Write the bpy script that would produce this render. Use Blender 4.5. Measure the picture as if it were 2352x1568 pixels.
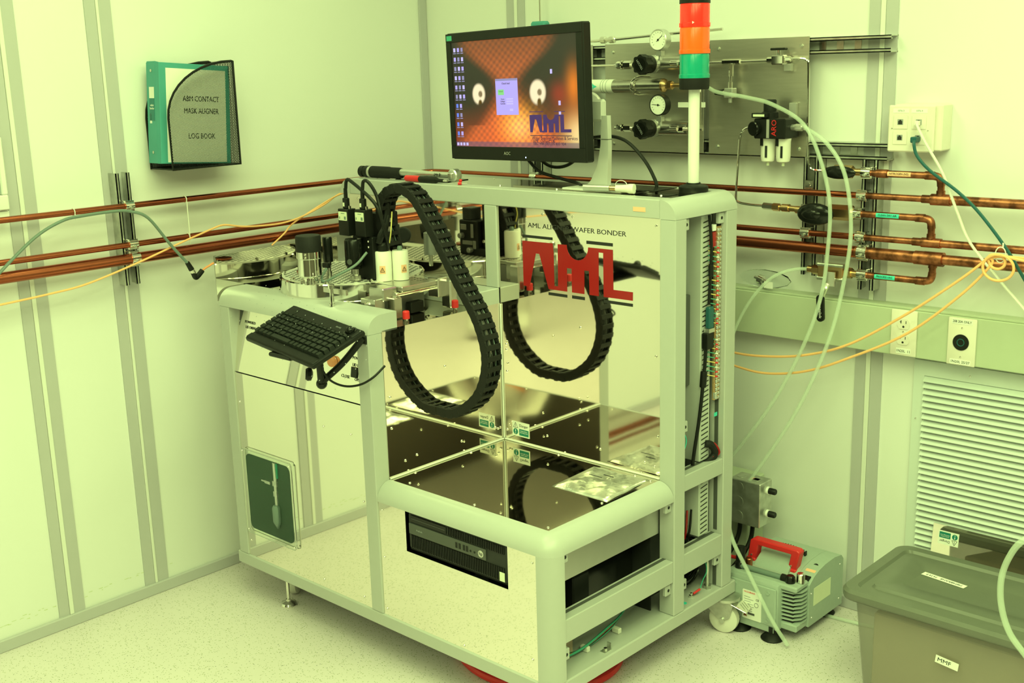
import bpy, bmesh, math, random
from mathutils import Matrix, Vector
random.seed(4)
for o in list(bpy.data.objects): bpy.data.objects.remove(o)
S = bpy.context.scene
COL = S.collection
PI = math.pi
# ---------------------------------------------------------------- camera
cam = bpy.data.objects.new('camera', bpy.data.cameras.new('camera')); COL.objects.link(cam)
cam.data.sensor_width = 36.0; cam.data.lens = 2693.2 / 2352 * 36.0; cam.data.clip_start = 0.05
r_ = (0.73669483, 0.67568148, -0.02711565); u_ = (-0.13568393, 0.18698125, 0.97294804); f_ = (-0.66247309, 0.71308663, -0.22942724)
cam.matrix_world = Matrix(((r_[0], u_[0], -f_[0], 2.9723), (r_[1], u_[1], -f_[1], -2.8183), (r_[2], u_[2], -f_[2], 1.49), (0, 0, 0, 1)))
S.camera = cam
# ---------------------------------------------------------------- world, exposure
wd = bpy.data.worlds.new('world'); S.world = wd; wd.use_nodes = True
wd.node_tree.nodes['Background'].inputs[0].default_value = (0.80, 1.0, 0.42, 1); wd.node_tree.nodes['Background'].inputs[1].default_value = 0.05
S.view_settings.view_transform = 'Standard'; S.view_settings.look = 'None'; S.view_settings.gamma = 1.0
S.view_settings.use_curve_mapping = False; S.view_settings.exposure = 0.0
LIGHT = (0.755, 1.0, 0.375); LIGHT_POWER = 9.8
LIGHT_SPOTS = [(1.0, -1.45), (2.6, -1.0), (2.1, -2.3), (3.0, -2.2), (3.7, -1.3), (2.6, -3.5), (3.7, -2.7), (3.2, -4.2), (2.0, -4.3)]  # unseen panels laid out for their light; last two added to brighten the back wall
CEIL = 2.55
# ---------------------------------------------------------------- materials
MATS = {}
def mat(name, col, rough=0.5, metal=0.0, var=0.05, vs=30.0, bump=0.0, bs=200.0, trans=0.0, ior=1.45, emit=None, estr=1.0, coat=0.0, spec=0.5, alpha=1.0, aniso=None, con=0.0):
    m = bpy.data.materials.new(name); m.use_nodes = True; nt = m.node_tree; N = nt.nodes; K = nt.links
    b = N['Principled BSDF']
    tc = N.new('ShaderNodeTexCoord'); no = N.new('ShaderNodeTexNoise'); no.inputs['Scale'].default_value = vs; no.inputs['Detail'].default_value = 4
    src = tc.outputs['Object']
    if aniso:
        mp = N.new('ShaderNodeMapping'); mp.inputs['Scale'].default_value = aniso; K.new(src, mp.inputs[0]); src = mp.outputs[0]
    K.new(src, no.inputs['Vector'])
    mx = N.new('ShaderNodeMix'); mx.data_type = 'RGBA'
    mx.inputs[6].default_value = tuple(c * (1 - var) for c in col) + (1,); mx.inputs[7].default_value = tuple(min(1, c * (1 + var)) for c in col) + (1,)
    fac = no.outputs[0]
    if con:
        mr = N.new('ShaderNodeMapRange'); mr.inputs[1].default_value = .5 - con; mr.inputs[2].default_value = .5 + con; K.new(fac, mr.inputs[0]); fac = mr.outputs[0]
    K.new(fac, mx.inputs[0]); K.new(mx.outputs[2], b.inputs['Base Color'])
    b.inputs['Roughness'].default_value = rough; b.inputs['Metallic'].default_value = metal
    b.inputs['Transmission Weight'].default_value = trans; b.inputs['IOR'].default_value = ior
    b.inputs['Coat Weight'].default_value = coat; b.inputs['Specular IOR Level'].default_value = spec; b.inputs['Alpha'].default_value = alpha
    if bump:
        bn = N.new('ShaderNodeTexNoise'); bn.inputs['Scale'].default_value = bs; bn.inputs['Detail'].default_value = 3; K.new(src, bn.inputs['Vector'])
        bp = N.new('ShaderNodeBump'); bp.inputs['Strength'].default_value = bump; bp.inputs['Distance'].default_value = 0.01
        K.new(bn.outputs[0], bp.inputs['Height']); K.new(bp.outputs[0], b.inputs['Normal'])
    if emit:
        b.inputs['Emission Color'].default_value = tuple(emit) + (1,); b.inputs['Emission Strength'].default_value = estr
    MATS[name] = m
    return m
mat('wall', (.80, .80, .80), .45, var=.015, vs=3, bump=.02, bs=260)
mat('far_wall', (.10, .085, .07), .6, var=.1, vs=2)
mat('ceiling', (.78, .78, .78), .7)
mat('batten', (.50, .49, .52), .42, var=.03, vs=8)
mat('batten_cap', (.78, .78, .76), .35, var=.02)
mat('paint', (.47, .48, .47), .33, var=.02, vs=60, bump=.015, bs=900)
mat('mirror', (.86, .80, .74), .035, 1.0, var=.02, vs=5, bump=.012, bs=3.0)
mat('mirror_flat', (.90, .86, .80), .03, 1.0, var=.015, vs=5, bump=.004, bs=2.0)
mat('bench_mirror', (.62, .58, .50), .035, 1.0, var=.05, vs=9, bump=.006, bs=2.5)
mat('chrome', (.86, .84, .80), .08, 1.0, var=.05)
mat('steel', (.62, .60, .56), .26, 1.0, var=.10, vs=25, bump=.03, bs=60)
mat('brushed', (.58, .55, .50), .38, 1.0, var=.12, vs=14, bump=.02, bs=90, aniso=(1, 1, 12))
mat('satin', (.66, .66, .64), .35, .85, var=.05)
mat('zinc', (.56, .57, .53), .36, .9, var=.25, vs=30, con=.2)
mat('copper', (.42, .115, .06), .24, 1.0, var=.14, vs=22)
mat('copper_old', (.34, .125, .065), .40, 1.0, var=.55, vs=38, bump=.05, con=.12)
mat('brass', (.72, .48, .26), .28, 1.0, var=.15)
mat('black', (.009, .010, .009), .42, var=.2, spec=.3)
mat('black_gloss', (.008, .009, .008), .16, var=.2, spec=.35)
mat('black_soft', (.012, .0125, .012), .6, var=.2, bump=.05, spec=.28)
mat('key', (.014, .017, .015), .42, var=.15, spec=.35)
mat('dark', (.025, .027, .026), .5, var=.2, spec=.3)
mat('grey', (.30, .31, .33), .5)
mat('darkgrey', (.085, .09, .085), .45, spec=.3)
mat('greymetal', (.30, .30, .30), .4, .7)
mat('white', (.82, .82, .80), .4, var=.02)
mat('cream', (.80, .74, .68), .4, var=.02)
mat('nylon', (.86, .84, .78), .45, var=.03)
mat('wheel', (.80, .78, .72), .5, var=.05)
mat('red', (.72, .025, .03), .38, var=.06)
mat('red_logo', (.34, .010, .011), .25, var=.06, vs=4)
mat('orange', (.90, .36, .16), .45)
mat('fiber', (.95, .50, .22), .45, var=.05)
mat('sticker_orange', (.95, .52, .32), .5, var=.03)
mat('teal', (.07, .34, .33), .5, var=.12, vs=15)
mat('tealdark', (.03, .20, .20), .5, var=.1)
mat('greentape', (.05, .62, .55), .5)
mat('green_plug', (.015, .10, .11), .4)
mat('cavity', (.035, .075, .05), .5, var=.3, vs=6)
mat('silver', (.74, .74, .72), .32, .35, var=.02)
mat('lid_steel', (.72, .70, .66), .42, .45, var=.05)
mat('cable_green', (.16, .22, .20), .5)
mat('wire_green', (.05, .38, .26), .45)
mat('wire_yellow', (.75, .66, .20), .45)
mat('cable_white', (.78, .78, .72), .45)
mat('pump', (.38, .45, .41), .45, var=.05, vs=90, bump=.02, bs=700)
mat('raceway', (.49, .54, .42), .48, var=.03)
mat('duct', (.50, .52, .50), .5)
mat('louver', (.66, .70, .70), .45, var=.02)
mat('bin', (.34, .33, .28), .30, var=.05, alpha=.36)
mat('lid', (.17, .18, .15), .28, var=.05, alpha=.82)
mat('card', (.62, .48, .38), .7, var=.1, vs=8)
mat('clear', (.95, .97, .97), .03, trans=1.0, ior=1.12, var=.0)
mat('tubing', (.72, .82, .72), .16, var=.03, alpha=.38)
mat('acrylic', (.90, .95, .92), .02, trans=1.0, ior=1.1, var=.0)
mat('paper', (.86, .86, .82), .6, var=.02)
mat('ink', (.02, .02, .02), .6)
mat('foil', (.80, .80, .76), .30, .9, var=.25, vs=24, bump=.35, bs=26, con=.15)
mat('signgreen', (.01, .20, .16), .5)
mat('suit', (.62, .60, .58), .8, var=.1, bump=.2, bs=8)
mat('skin', (.55, .33, .22), .5)
mat('amber_lens', (1.0, .12, .015), .2, var=.08, vs=60, emit=(1.0, .06, .005), estr=.40)
mat('red_lens', (1.0, .03, .02), .2, var=.08, vs=60, emit=(1.0, .02, .01), estr=.55)
mat('green_lens', (.01, .34, .24), .18, var=.12, vs=60)
mat('clearlabel', (.75, .78, .60), .4)
mat('lamp_panel', (1, 1, 1), .5, emit=LIGHT, estr=LIGHT_POWER)
mat('led', (.4, .5, 1), .3, emit=(.5, .6, 1), estr=2)
def speckled(name, base, d1, d2, tint):
    m = mat(name, base, .38, var=.03, vs=6); nt = m.node_tree; N = nt.nodes; K = nt.links; b = N['Principled BSDF']
    src = b.inputs['Base Color'].links[0].from_socket; tc = [n for n in N if n.type == 'TEX_COORD'][0]
    for sc, thr, frac, c in ((165, .26, .15, d1), (250, .30, .22, d2), (130, .17, .12, tint)):
        v = N.new('ShaderNodeTexVoronoi'); v.inputs['Scale'].default_value = sc; K.new(tc.outputs['Object'], v.inputs['Vector'])
        lt = N.new('ShaderNodeMath'); lt.operation = 'LESS_THAN'; lt.inputs[1].default_value = thr; K.new(v.outputs['Distance'], lt.inputs[0])
        sp = N.new('ShaderNodeSeparateColor'); K.new(v.outputs['Color'], sp.inputs[0])
        l2 = N.new('ShaderNodeMath'); l2.operation = 'LESS_THAN'; l2.inputs[1].default_value = frac; K.new(sp.outputs[0], l2.inputs[0])
        mu = N.new('ShaderNodeMath'); mu.operation = 'MULTIPLY'; K.new(lt.outputs[0], mu.inputs[0]); K.new(l2.outputs[0], mu.inputs[1])
        mx = N.new('ShaderNodeMix'); mx.data_type = 'RGBA'; K.new(mu.outputs[0], mx.inputs[0]); K.new(src, mx.inputs[6]); mx.inputs[7].default_value = tuple(c) + (1,)
        src = mx.outputs[2]
    K.new(src, b.inputs['Base Color'])
speckled('floor', (.72, .65, .68), (.34, .36, .20), (.26, .28, .17), (.04, .05, .06))
# ---------------------------------------------------------------- geometry builder
ROOT = {}
class G:
    def __init__(s, T=None): s.v = []; s.f = []; s.T = T or Matrix()
    def add(s, vs, fs, M=None):
        o = len(s.v); T = s.T @ M if M else s.T
        s.v += [T @ Vector(p) for p in vs]; s.f += [tuple(i + o for i in f) for f in fs]
        return s
    def box(s, x0, x1, y0, y1, z0, z1, M=None, b=0.0, seg=1):
        if b <= 0:
            return s.add([(x, y, z) for x in (x0, x1) for y in (y0, y1) for z in (z0, z1)],
                         [(0, 1, 3, 2), (4, 6, 7, 5), (0, 4, 5, 1), (2, 3, 7, 6), (0, 2, 6, 4), (1, 5, 7, 3)], M)
        bm = bmesh.new(); bmesh.ops.create_cube(bm, size=1)
        for v in bm.verts: v.co = Vector(((x0 + x1) / 2 + v.co.x * (x1 - x0), (y0 + y1) / 2 + v.co.y * (y1 - y0), (z0 + z1) / 2 + v.co.z * (z1 - z0)))
        bmesh.ops.bevel(bm, geom=bm.edges[:], offset=b, segments=seg, affect='EDGES', profile=.5)
        bm.verts.index_update(); s.add([v.co[:] for v in bm.verts], [tuple(v.index for v in f.verts) for f in bm.faces], M); bm.free()
        return s
    def cbox(s, c, d, M=None, b=0.0, seg=1):
        return s.box(c[0] - d[0] / 2, c[0] + d[0] / 2, c[1] - d[1] / 2, c[1] + d[1] / 2, c[2] - d[2] / 2, c[2] + d[2] / 2, M, b, seg)
    def lathe(s, prof, p=(0, 0, 0), ax=(0, 0, 1), n=20, M=None, cap=True):
        Q = Matrix.Translation(Vector(p)) @ Vector((0, 0, 1)).rotation_difference(Vector(ax)).to_matrix().to_4x4()
        if M: Q = M @ Q
        vs = []; fs = []; k = len(prof)
        for r, h in prof:
            for i in range(n): a = 2 * PI * i / n; vs.append((r * math.cos(a), r * math.sin(a), h))
        for j in range(k - 1):
            for i in range(n): fs.append((j * n + i, j * n + (i + 1) % n, (j + 1) * n + (i + 1) % n, (j + 1) * n + i))
        if cap: fs += [tuple(range(n))[::-1], tuple((k - 1) * n + i for i in range(n))]
        return s.add(vs, fs, Q)
    def cyl(s, p, q, r, r2=None, n=16, M=None):
        p = Vector(p); q = Vector(q); d = q - p
        return s.lathe([(r, 0), (r if r2 is None else r2, d.length)], p, d, n, M)
    def sph(s, c, r, n=12, sc=(1, 1, 1), M=None):
        m = n // 2
        vs = [(c[0] + sc[0] * r * math.sin(PI * j / m) * math.cos(2 * PI * i / n), c[1] + sc[1] * r * math.sin(PI * j / m) * math.sin(2 * PI * i / n), c[2] + sc[2] * r * math.cos(PI * j / m)) for j in range(m + 1) for i in range(n)]
        return s.add(vs, [(j * n + i, (j + 1) * n + i, (j + 1) * n + (i + 1) % n, j * n + (i + 1) % n) for j in range(m) for i in range(n)], M)
    def tube(s, pts, r, n=8, sub=6, closed=False, M=None, rr=None):
        P = spline(pts, sub, closed); k = len(P); vs = []; fs = []; nrm = None
        for i, p in enumerate(P):
            a = P[i - 1] if (i or closed) else P[0]; b = P[(i + 1) % k] if (i < k - 1 or closed) else P[-1]
            t = (b - a).normalized()
            if nrm is None: nrm = t.orthogonal().normalized()
            else:
                nrm = nrm - t * nrm.dot(t); nrm = nrm.normalized() if nrm.length > 1e-6 else t.orthogonal().normalized()
            bi = t.cross(nrm); R = r if rr is None else rr(i / max(1, k - 1))
            for j in range(n): a2 = 2 * PI * j / n; vs.append(p + nrm * (R * math.cos(a2)) + bi * (R * math.sin(a2)))
        for i in range(k if closed else k - 1):
            i2 = (i + 1) % k
            for j in range(n): fs.append((i * n + j, i * n + (j + 1) % n, i2 * n + (j + 1) % n, i2 * n + j))
        if not closed: fs += [tuple(range(n))[::-1], tuple((k - 1) * n + j for j in range(n))]
        return s.add(vs, fs, M)
    def prism(s, poly, h0, h1, M=None):
        n = len(poly); vs = [(x, y, h0) for x, y in poly] + [(x, y, h1) for x, y in poly]
        return s.add(vs, [tuple(range(n))[::-1], tuple(range(n, 2 * n))] + [(i, (i + 1) % n, n + (i + 1) % n, n + i) for i in range(n)], M)
    def build(s, name, m, parent=None, smooth=35):
        T = ROOT[parent.name].inverted() if parent else None
        if parent is None:
            mn = Vector((min(v.x for v in s.v), min(v.y for v in s.v), min(v.z for v in s.v))); mx = Vector((max(v.x for v in s.v), max(v.y for v in s.v), max(v.z for v in s.v)))
            org = Vector(((mn.x + mx.x) / 2, (mn.y + mx.y) / 2, mn.z)); T = Matrix.Translation(-org)
        me = bpy.data.meshes.new(name); me.from_pydata([(T @ v)[:] for v in s.v], [], s.f)
        bm = bmesh.new(); bm.from_mesh(me); bmesh.ops.recalc_face_normals(bm, faces=bm.faces[:]); bm.to_mesh(me); bm.free()
        me.materials.append(MATS[m] if isinstance(m, str) else m)
        if smooth: me.shade_smooth(); me.set_sharp_from_angle(angle=math.radians(smooth))
        o = bpy.data.objects.new(name, me); COL.objects.link(o)
        if parent: o.parent = parent; ROOT[o.name] = ROOT[parent.name]
        else: o.location = org; ROOT[o.name] = Matrix.Translation(org)
        return o
def spline(pts, sub, closed=False):
    P = [Vector(p) for p in pts]; n = len(P)
    if sub <= 1 or n < 3: return P
    out = []
    for i in range(n if closed else n - 1):
        if closed: a, b, c, d = P[i - 1], P[i], P[(i + 1) % n], P[(i + 2) % n]
        else: b, c = P[i], P[i + 1]; a = P[i - 1] if i else b * 2 - c; d = P[i + 2] if i + 2 < n else c * 2 - b
        for k in range(sub):
            t = k / sub; out.append(.5 * ((2 * b) + (c - a) * t + (2 * a - 5 * b + 4 * c - d) * t * t + (3 * b - a - 3 * c + d) * t ** 3))
    if not closed: out.append(P[-1])
    return out
def tag(o, label, cat, group=None):
    o['label'] = label; o['category'] = cat
    if group: o['group'] = group
    return o
def thing(name, label, cat, loc, rz=0.0, group=None):
    o = bpy.data.objects.new(name, None); COL.objects.link(o); o.empty_display_size = .02
    o.location = loc; o.rotation_euler = (0, 0, rz); ROOT[o.name] = Matrix.Translation(Vector(loc)) @ Matrix.Rotation(rz, 4, 'Z')
    return tag(o, label, cat, group)
def struct(o): o['kind'] = 'structure'; return o
def inst(name, me, parent, M):
    o = bpy.data.objects.new(name, me); COL.objects.link(o); o.parent = parent; o.matrix_basis = ROOT[parent.name].inverted() @ M
    ROOT[o.name] = ROOT[parent.name]
    return o
def proto(g, m, name='piece', smooth=35):
    me = bpy.data.meshes.new(name); me.from_pydata([v[:] for v in g.v], [], g.f)
    bm = bmesh.new(); bm.from_mesh(me); bmesh.ops.recalc_face_normals(bm, faces=bm.faces[:]); bm.to_mesh(me); bm.free()
    me.materials.append(MATS[m]); me.shade_smooth(); me.set_sharp_from_angle(angle=math.radians(smooth))
    return me
def frame(o, x, y):
    x = Vector(x).normalized(); y = Vector(y); y = (y - x * y.dot(x)).normalized(); z = x.cross(y)
    return Matrix(((x.x, y.x, z.x, o[0]), (x.y, y.y, z.y, o[1]), (x.z, y.z, z.z, o[2]), (0, 0, 0, 1)))
def text(s, size, m, parent, M, align='CENTER', name='lettering', ext=.0002, width=None):
    cu = bpy.data.curves.new('t', 'FONT'); cu.body = s; cu.size = size; cu.align_x = align; cu.align_y = 'CENTER'; cu.extrude = ext; cu.resolution_u = 2
    ob = bpy.data.objects.new('t', cu); COL.objects.link(ob); bpy.context.view_layer.update()
    me = bpy.data.meshes.new_from_object(ob); bpy.data.objects.remove(ob)
    if width:
        xs = [v.co.x for v in me.vertices]; k = width / (max(xs) - min(xs))
        for v in me.vertices: v.co.x *= k
    me.materials.clear(); me.materials.append(MATS[m]); me.name = name
    return inst(name, me, parent, M)
def BW(x, z, y): return frame((x, y, z), (1, 0, 0), (0, 0, 1))       # a plane facing the room on the back wall
def LW(y, z, x): return frame((x, y, z), (0, 1, 0), (0, 0, 1))       # the same on the left wall
X0, Y0, MA = 0.2097, -1.0395, -0.0066
MM = Matrix.Translation((X0, Y0, 0)) @ Matrix.Rotation(MA, 4, 'Z')
def mw(u, v, z): return MM @ Vector((u, v, z))
def MF(u, z, v): return MM @ frame((u, v, z), (1, 0, 0), (0, 0, 1))
sg = G(); sg.lathe([(.0036, 0), (.0036, .0006), (.0026, .0022), (.001, .0027)], n=10)
SCREW = proto(sg, 'chrome', 'screw')
def screw(parent, M, s=1.0): return inst('screw', SCREW, parent, M @ Matrix.Scale(s, 4))
# ================================================================ the room
XR, YF = 5.0, -5.0
struct(G().box(0, XR, YF, 0, -.1, 0).build('floor', 'floor'))
wl_ = struct(G().box(-.1, 0, YF, .1, 0, CEIL).build('wall_left', 'wall'))
mat('scuff', (.60, .66, .40), .6); g = G(); rs = random.Random(7)
for i in range(60):
    y = -1.75 + i * .0105 + rs.uniform(-.004, .004); z = .070 + rs.uniform(-.006, .008); w_ = rs.uniform(.004, .014)
    if rs.random() < .75: g.add([(.0003, y, z), (.0003, y + w_, z + rs.uniform(-.001, .001)), (.0003, y + w_, z + .0016), (.0003, y, z + .0013)], [(0, 1, 2, 3)])
g.build('scuff_marks', 'scuff', wl_, 0)['kind'] = 'stuff'
struct(G().box(0, XR, 0, .1, 0, CEIL).build('wall_back', 'wall'))
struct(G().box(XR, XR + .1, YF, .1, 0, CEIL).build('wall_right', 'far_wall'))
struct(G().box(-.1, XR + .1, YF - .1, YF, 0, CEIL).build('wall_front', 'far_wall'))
struct(G().box(-.1, XR + .1, YF - .1, .1, CEIL, CEIL + .1).build('ceiling', 'ceiling'))
for i, (x, y) in enumerate(LIGHT_SPOTS):
    t = thing('ceiling_light', 'unseen rectangular ceiling light panel placed for its light', 'light', (x, y, CEIL - .02), 0, 'ceiling light panels')
    G().box(x - .32, x + .32, y - .62, y + .62, CEIL - .02, CEIL, b=.004).build('frame', 'white', t)
    G().add([(x - .29, y - .59, CEIL - .022), (x + .29, y - .59, CEIL - .022), (x + .29, y + .59, CEIL - .022), (x - .29, y + .59, CEIL - .022)], [(0, 3, 2, 1)]).build('diffuser', 'lamp_panel', t, 0)
struct(G().box(0, .012, YF, -.012, 0, .034, b=.002).build('baseboard_left', 'batten'))
struct(G().box(.012, XR, -.012, 0, 0, .034, b=.002).build('baseboard_back', 'batten'))
n = 0
for a, b, c, d in ((-1.492, -1.463, -1.45, -1.417), (-1.228, -1.197, -1.188, -1.152), (-2.75, -2.72, -2.707, -2.675), (-3.01, -2.98, -2.967, -2.935)):
    n += 1
    o = struct(G().box(0, .004, a, b, .034, CEIL).box(0, .004, c, d, .034, CEIL).build('trim_%d' % n, 'batten'))
    G().box(0, .007, b + .0008, c - .0004, .034, CEIL, b=.001).build('cover_strip', 'batten_cap', o)
for a, b, c, d in ((.373, .407, .42, .449), (1.594, 1.6245, 1.638, 1.669), (2.86, 2.89, 2.903, 2.934)):
    n += 1
    o = struct(G().box(a, b, -.004, 0, .034, CEIL).box(c, d, -.004, 0, .034, CEIL).build('trim_%d' % n, 'batten'))
    G().box(b + .0004, c - .0008, -.007, 0, .034, CEIL, b=.001).build('cover_strip', 'batten_cap', o)
n += 1; struct(G().box(0, .006, -.034, -.002, .034, CEIL, b=.001).build('trim_%d' % n, 'batten'))
w = struct(G().box(0, .012, -1.90, -1.515, 1.206, 1.33).build('window_1', 'tealdark'))
G().box(0, .03, -1.92, -1.499, 1.168, 1.206, b=.003).box(0, .03, -1.515, -1.499, 1.206, 1.35, b=.003).box(0, .03, -1.92, -1.515, 1.33, 1.35, b=.003).build('window_frame', 'white', w)
G().box(0, .02, -1.92, -1.497, 1.146, 1.166, b=.003).build('window_sill', 'white', w)
# ================================================================ the bonder: frame and panels (u along the front, v into the depth)
mach = thing('wafer_bonder', 'large grey framed wafer bonder with mirror steel panels and a round chamber deck', 'machine', (X0, Y0, 0), MA)
def M_(): return G(MM)
L, V1, UA, S_ = 1.2141, .4568, .6416, .045
def bar(name, u0, u1, v0, v1, z0, z1, m='paint'): return M_().box(u0, u1, v0, v1, z0, z1, b=.002).build(name, m, mach)
def quarter(n=10, r=S_): return [(r - r * math.cos(PI / 2 * i / n), r * math.sin(PI / 2 * i / n)) for i in range(n + 1)]   # rises from (0,0) to (r,r)
base = M_().box(0, L, 0, .74, .1053, .1419, b=.003).build('base_frame', 'paint', mach)
bar('frame_post', .012, .055, 0, .045, .1419, .867)
bar('frame_post', .597, UA, 0, .045, .1419, .867)
bar('frame_post', 1.169, L, V1, .502, .1419, 1.1316)
bar('frame_post', 1.169, L, .672, .717, .1419, 1.1316)
bar('frame_post', .597, UA, V1, .500, .912, 1.1316)
bar('frame_post', .0, .045, .672, .717, .1419, 1.1316)
cp = [(1.169, .045), (1.169, 0)] + [(L - S_ + S_ * math.sin(PI / 2 * i / 10), S_ - S_ * math.cos(PI / 2 * i / 10)) for i in range(1, 10)] + [(L, .045)]
M_().prism(cp, .1419, .4455).build('corner_post', 'paint', mach)
# rounded bars: profile in (depth, height), swept along u or v
q = quarter()
FU = frame((0, 0, 0), (0, 1, 0), (0, 0, 1))                       # profile x -> v, y -> z, extrude -> u
FV = frame((0, 0, 0), (-1, 0, 0), (0, 0, 1))                      # profile x -> -u, y -> z, extrude -> v
def roundbar_u(name, u0, u1, v0, z0, back=S_): return M_().prism([(a, b) for a, b in q] + [(back, S_), (back, 0)], u0, u1, Matrix.Translation((0, v0, z0)) @ FU).build(name, 'paint', mach)
def roundbar_v(name, uo, v0, v1, z0, left=False):
    F = FV if not left else frame((0, 0, 0), (1, 0, 0), (0, 0, 1))
    h0, h1 = (v0, v1) if not left else (-v1, -v0)
    return M_().prism([(a, b) for a, b in q] + [(S_, 0)], h0, h1, Matrix.Translation((uo, 0, z0)) @ F).build(name, 'paint', mach)
roundbar_u('front_edge_bar', .010, UA, 0, .867, .095)
roundbar_u('bench_edge_bar', UA + .0005, L - S_, 0, .4455)
roundbar_v('bench_edge_bar', L, S_, V1 - .001, .4455)
vs = []; nn = 8
for i in range(nn + 1):
    for j in range(nn + 1):
        a = PI / 2 * i / nn; b = PI / 2 * j / nn
        vs.append((L - S_ + S_ * math.cos(b) * math.sin(a), S_ - S_ * math.cos(b) * math.cos(a), .4455 + S_ * math.sin(b)))
M_().add(vs, [(i * (nn + 1) + j, (i + 1) * (nn + 1) + j, (i + 1) * (nn + 1) + j + 1, i * (nn + 1) + j + 1) for i in range(nn) for j in range(nn)]).build('bench_corner_cap', 'paint', mach)
bar('stage_rear_bar', .045, UA, .385, .462, .869, .912)
bar('top_beam', .045, L - S_, V1, .502, 1.1316, 1.1768)
bar('top_beam', .045, L - S_, .672, .717, 1.1316, 1.1768)
roundbar_v('top_end_bar', L, V1, .717, 1.1316); roundbar_v('top_end_bar', 0, V1, .717, 1.1316, True)
for v0, v1, z0, z1 in ((.045, V1, .232, .289), (.502, .672, .4565, .4988), (.502, .672, .236, .291)):
    bar('cross_rail', 1.172, L - .002, v0, v1, z0, z1)
    M_().box(1.180, 1.190, v0, v1, z1 - .001, z1 + .0006).build('rail_slot', 'darkgrey', mach)
for v0, z0, z1 in ((.6712, .30, .456), (.6712, .50, 1.13), (.6712, .145, .235)): M_().box(1.186, 1.197, v0, v0 + .001, z0, z1).build('post_slot', 'darkgrey', mach)
bk = G().box(-.010, .010, -.010, 0, -.012, .012, b=.002).cyl((.0, -.0102, 0), (0, -.0106, 0), .0045)
for v, z, d in ((.056, .4345, 1), (V1 - .012, .432, -1), (.056, .20, 1), (V1 - .012, .214, -1), (.513, 1.115, 1), (.661, 1.115, -1), (.661, .222, -1), (.513, .205, 1), (.513, .62, 1)):
    o = M_().box(1.195, 1.206, v - .011, v + .011, z - .014, z + .014, b=.002).build('corner_bracket', 'paint', mach)
    M_().cyl((1.2062, v, z), (1.2066, v, z), .004).build('bolt_hole', 'black', o)
# panels
M_().box(.055, .597, .004, .006, .1419, .6835).build('front_panel', 'mirror_flat', mach)
M_().add([(.055, .006, .686), (.597, .006, .686), (.597, .036, .867), (.055, .036, .867), (.055, .010, .686), (.597, .010, .686), (.597, .040, .867), (.055, .040, .867)],
         [(0, 1, 2, 3), (4, 7, 6, 5), (0, 4, 5, 1), (1, 5, 6, 2), (2, 6, 7, 3), (3, 7, 4, 0)]).build('control_panel', 'mirror_flat', mach)
M_().box(UA, 1.169, .004, .006, .1419, .3392).box(UA, .7402, .004, .006, .3392, .4455).box(1.0805, 1.169, .004, .006, .3392, .4455).build('pc_bay_panel', 'mirror_flat', mach)
M_().box(UA - .004, UA, .045, .463, .4905, .871).build('side_mirror_panel', 'mirror', mach)
M_().box(UA + .001, 1.169, .463, .465, .4905, 1.1316).build('back_mirror_panel', 'mirror', mach)
M_().box(.030, UA, .464, .466, .912, 1.1316).build('back_mirror_panel', 'mirror', mach)
M_().box(UA, 1.172, .043, .463, .486, .4902).build('bench_top', 'bench_mirror', mach)
M_().box(.045, UA - .004, .045, .464, .862, .8695).build('stage_deck', 'bench_mirror', mach)
M_().box(.0, .003, .003, .43, .877, 1.0037).build('guard_mirror', 'mirror_flat', mach)
M_().box(.0, .045, .045, .672, .867, .877).build('deck_side_rail', 'paint', mach)
M_().box(.002, .006, .045, .70, .1419, .867).build('side_panel', 'mirror_flat', mach)
M_().box(.05, 1.169, .700, .704, .1419, 1.1316).build('rear_panel', 'grey', mach)
M_().box(.045, 1.169, .502, .672, 1.1745, 1.1765).build('top_panel', 'bench_mirror', mach)
M_().box(1.163, 1.167, .047, V1, .352, .4455).build('inner_tray_panel', 'satin', mach)
for a in ((.6425, .6465, .045, .459, .4905, .4945), (.6465, 1.168, .4585, .4625, .4905, .4945), (.6425, .6465, .4585, .4625, .4945, .869)):
    M_().box(*a, b=.001).build('seam_strip', 'batten_cap', mach)
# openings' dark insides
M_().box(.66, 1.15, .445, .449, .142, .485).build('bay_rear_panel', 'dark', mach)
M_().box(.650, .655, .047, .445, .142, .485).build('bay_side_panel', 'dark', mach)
# screws on the panels
FR = MM @ frame((0, 0, 0), (1, 0, 0), (0, 0, 1))
def fs(u, z, v=.004): screw(mach, MF(u, z, v))
for u, z in ((.068, .60), (.070, .19), (.44, .60), (.585, .43), (.55, .60), (.565, .165), (.655, .425), (1.155, .425), (.655, .30), (1.15, .19), (.655, .16), (.40, .165), (.93, .15)): fs(u, z)
for u, z in ((.90, 1.119), (1.155, 1.115), (.07, 1.119), (1.160, .60), (.66, .76), (.66, .745), (.66, .685), (.92, .84), (.98, .53), (1.12, .525), (.80, .53), (1.150, .52), (.655, .52), (.80, 1.119), (1.155, .80)): fs(u, z, .463 if u > .6 else .464)
for v, z in ((.10, .525), (.30, .525), (.44, .525), (.25, .74), (.06, .62), (.44, .76), (.44, .70), (.06, .70), (.43, .53), (.14, .53)): screw(mach, MM @ frame((UA, v, z), (0, 1, 0), (0, 0, 1)))
for u, v in ((.70, .06), (.93, .055), (1.155, .06), (1.155, .25), (.655, .12), (.655, .32), (.85, .45), (1.10, .45), (1.155, .44)): screw(mach, MM @ frame((u, v, .4902), (1, 0, 0), (0, 1, 0)))
for u, v in ((.10, .52), (.45, .655), (.8, .52), (1.12, .53), (1.14, .655), (.60, .52)): screw(mach, MM @ frame((u, v, 1.1765), (1, 0, 0), (0, 1, 0)))
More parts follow.
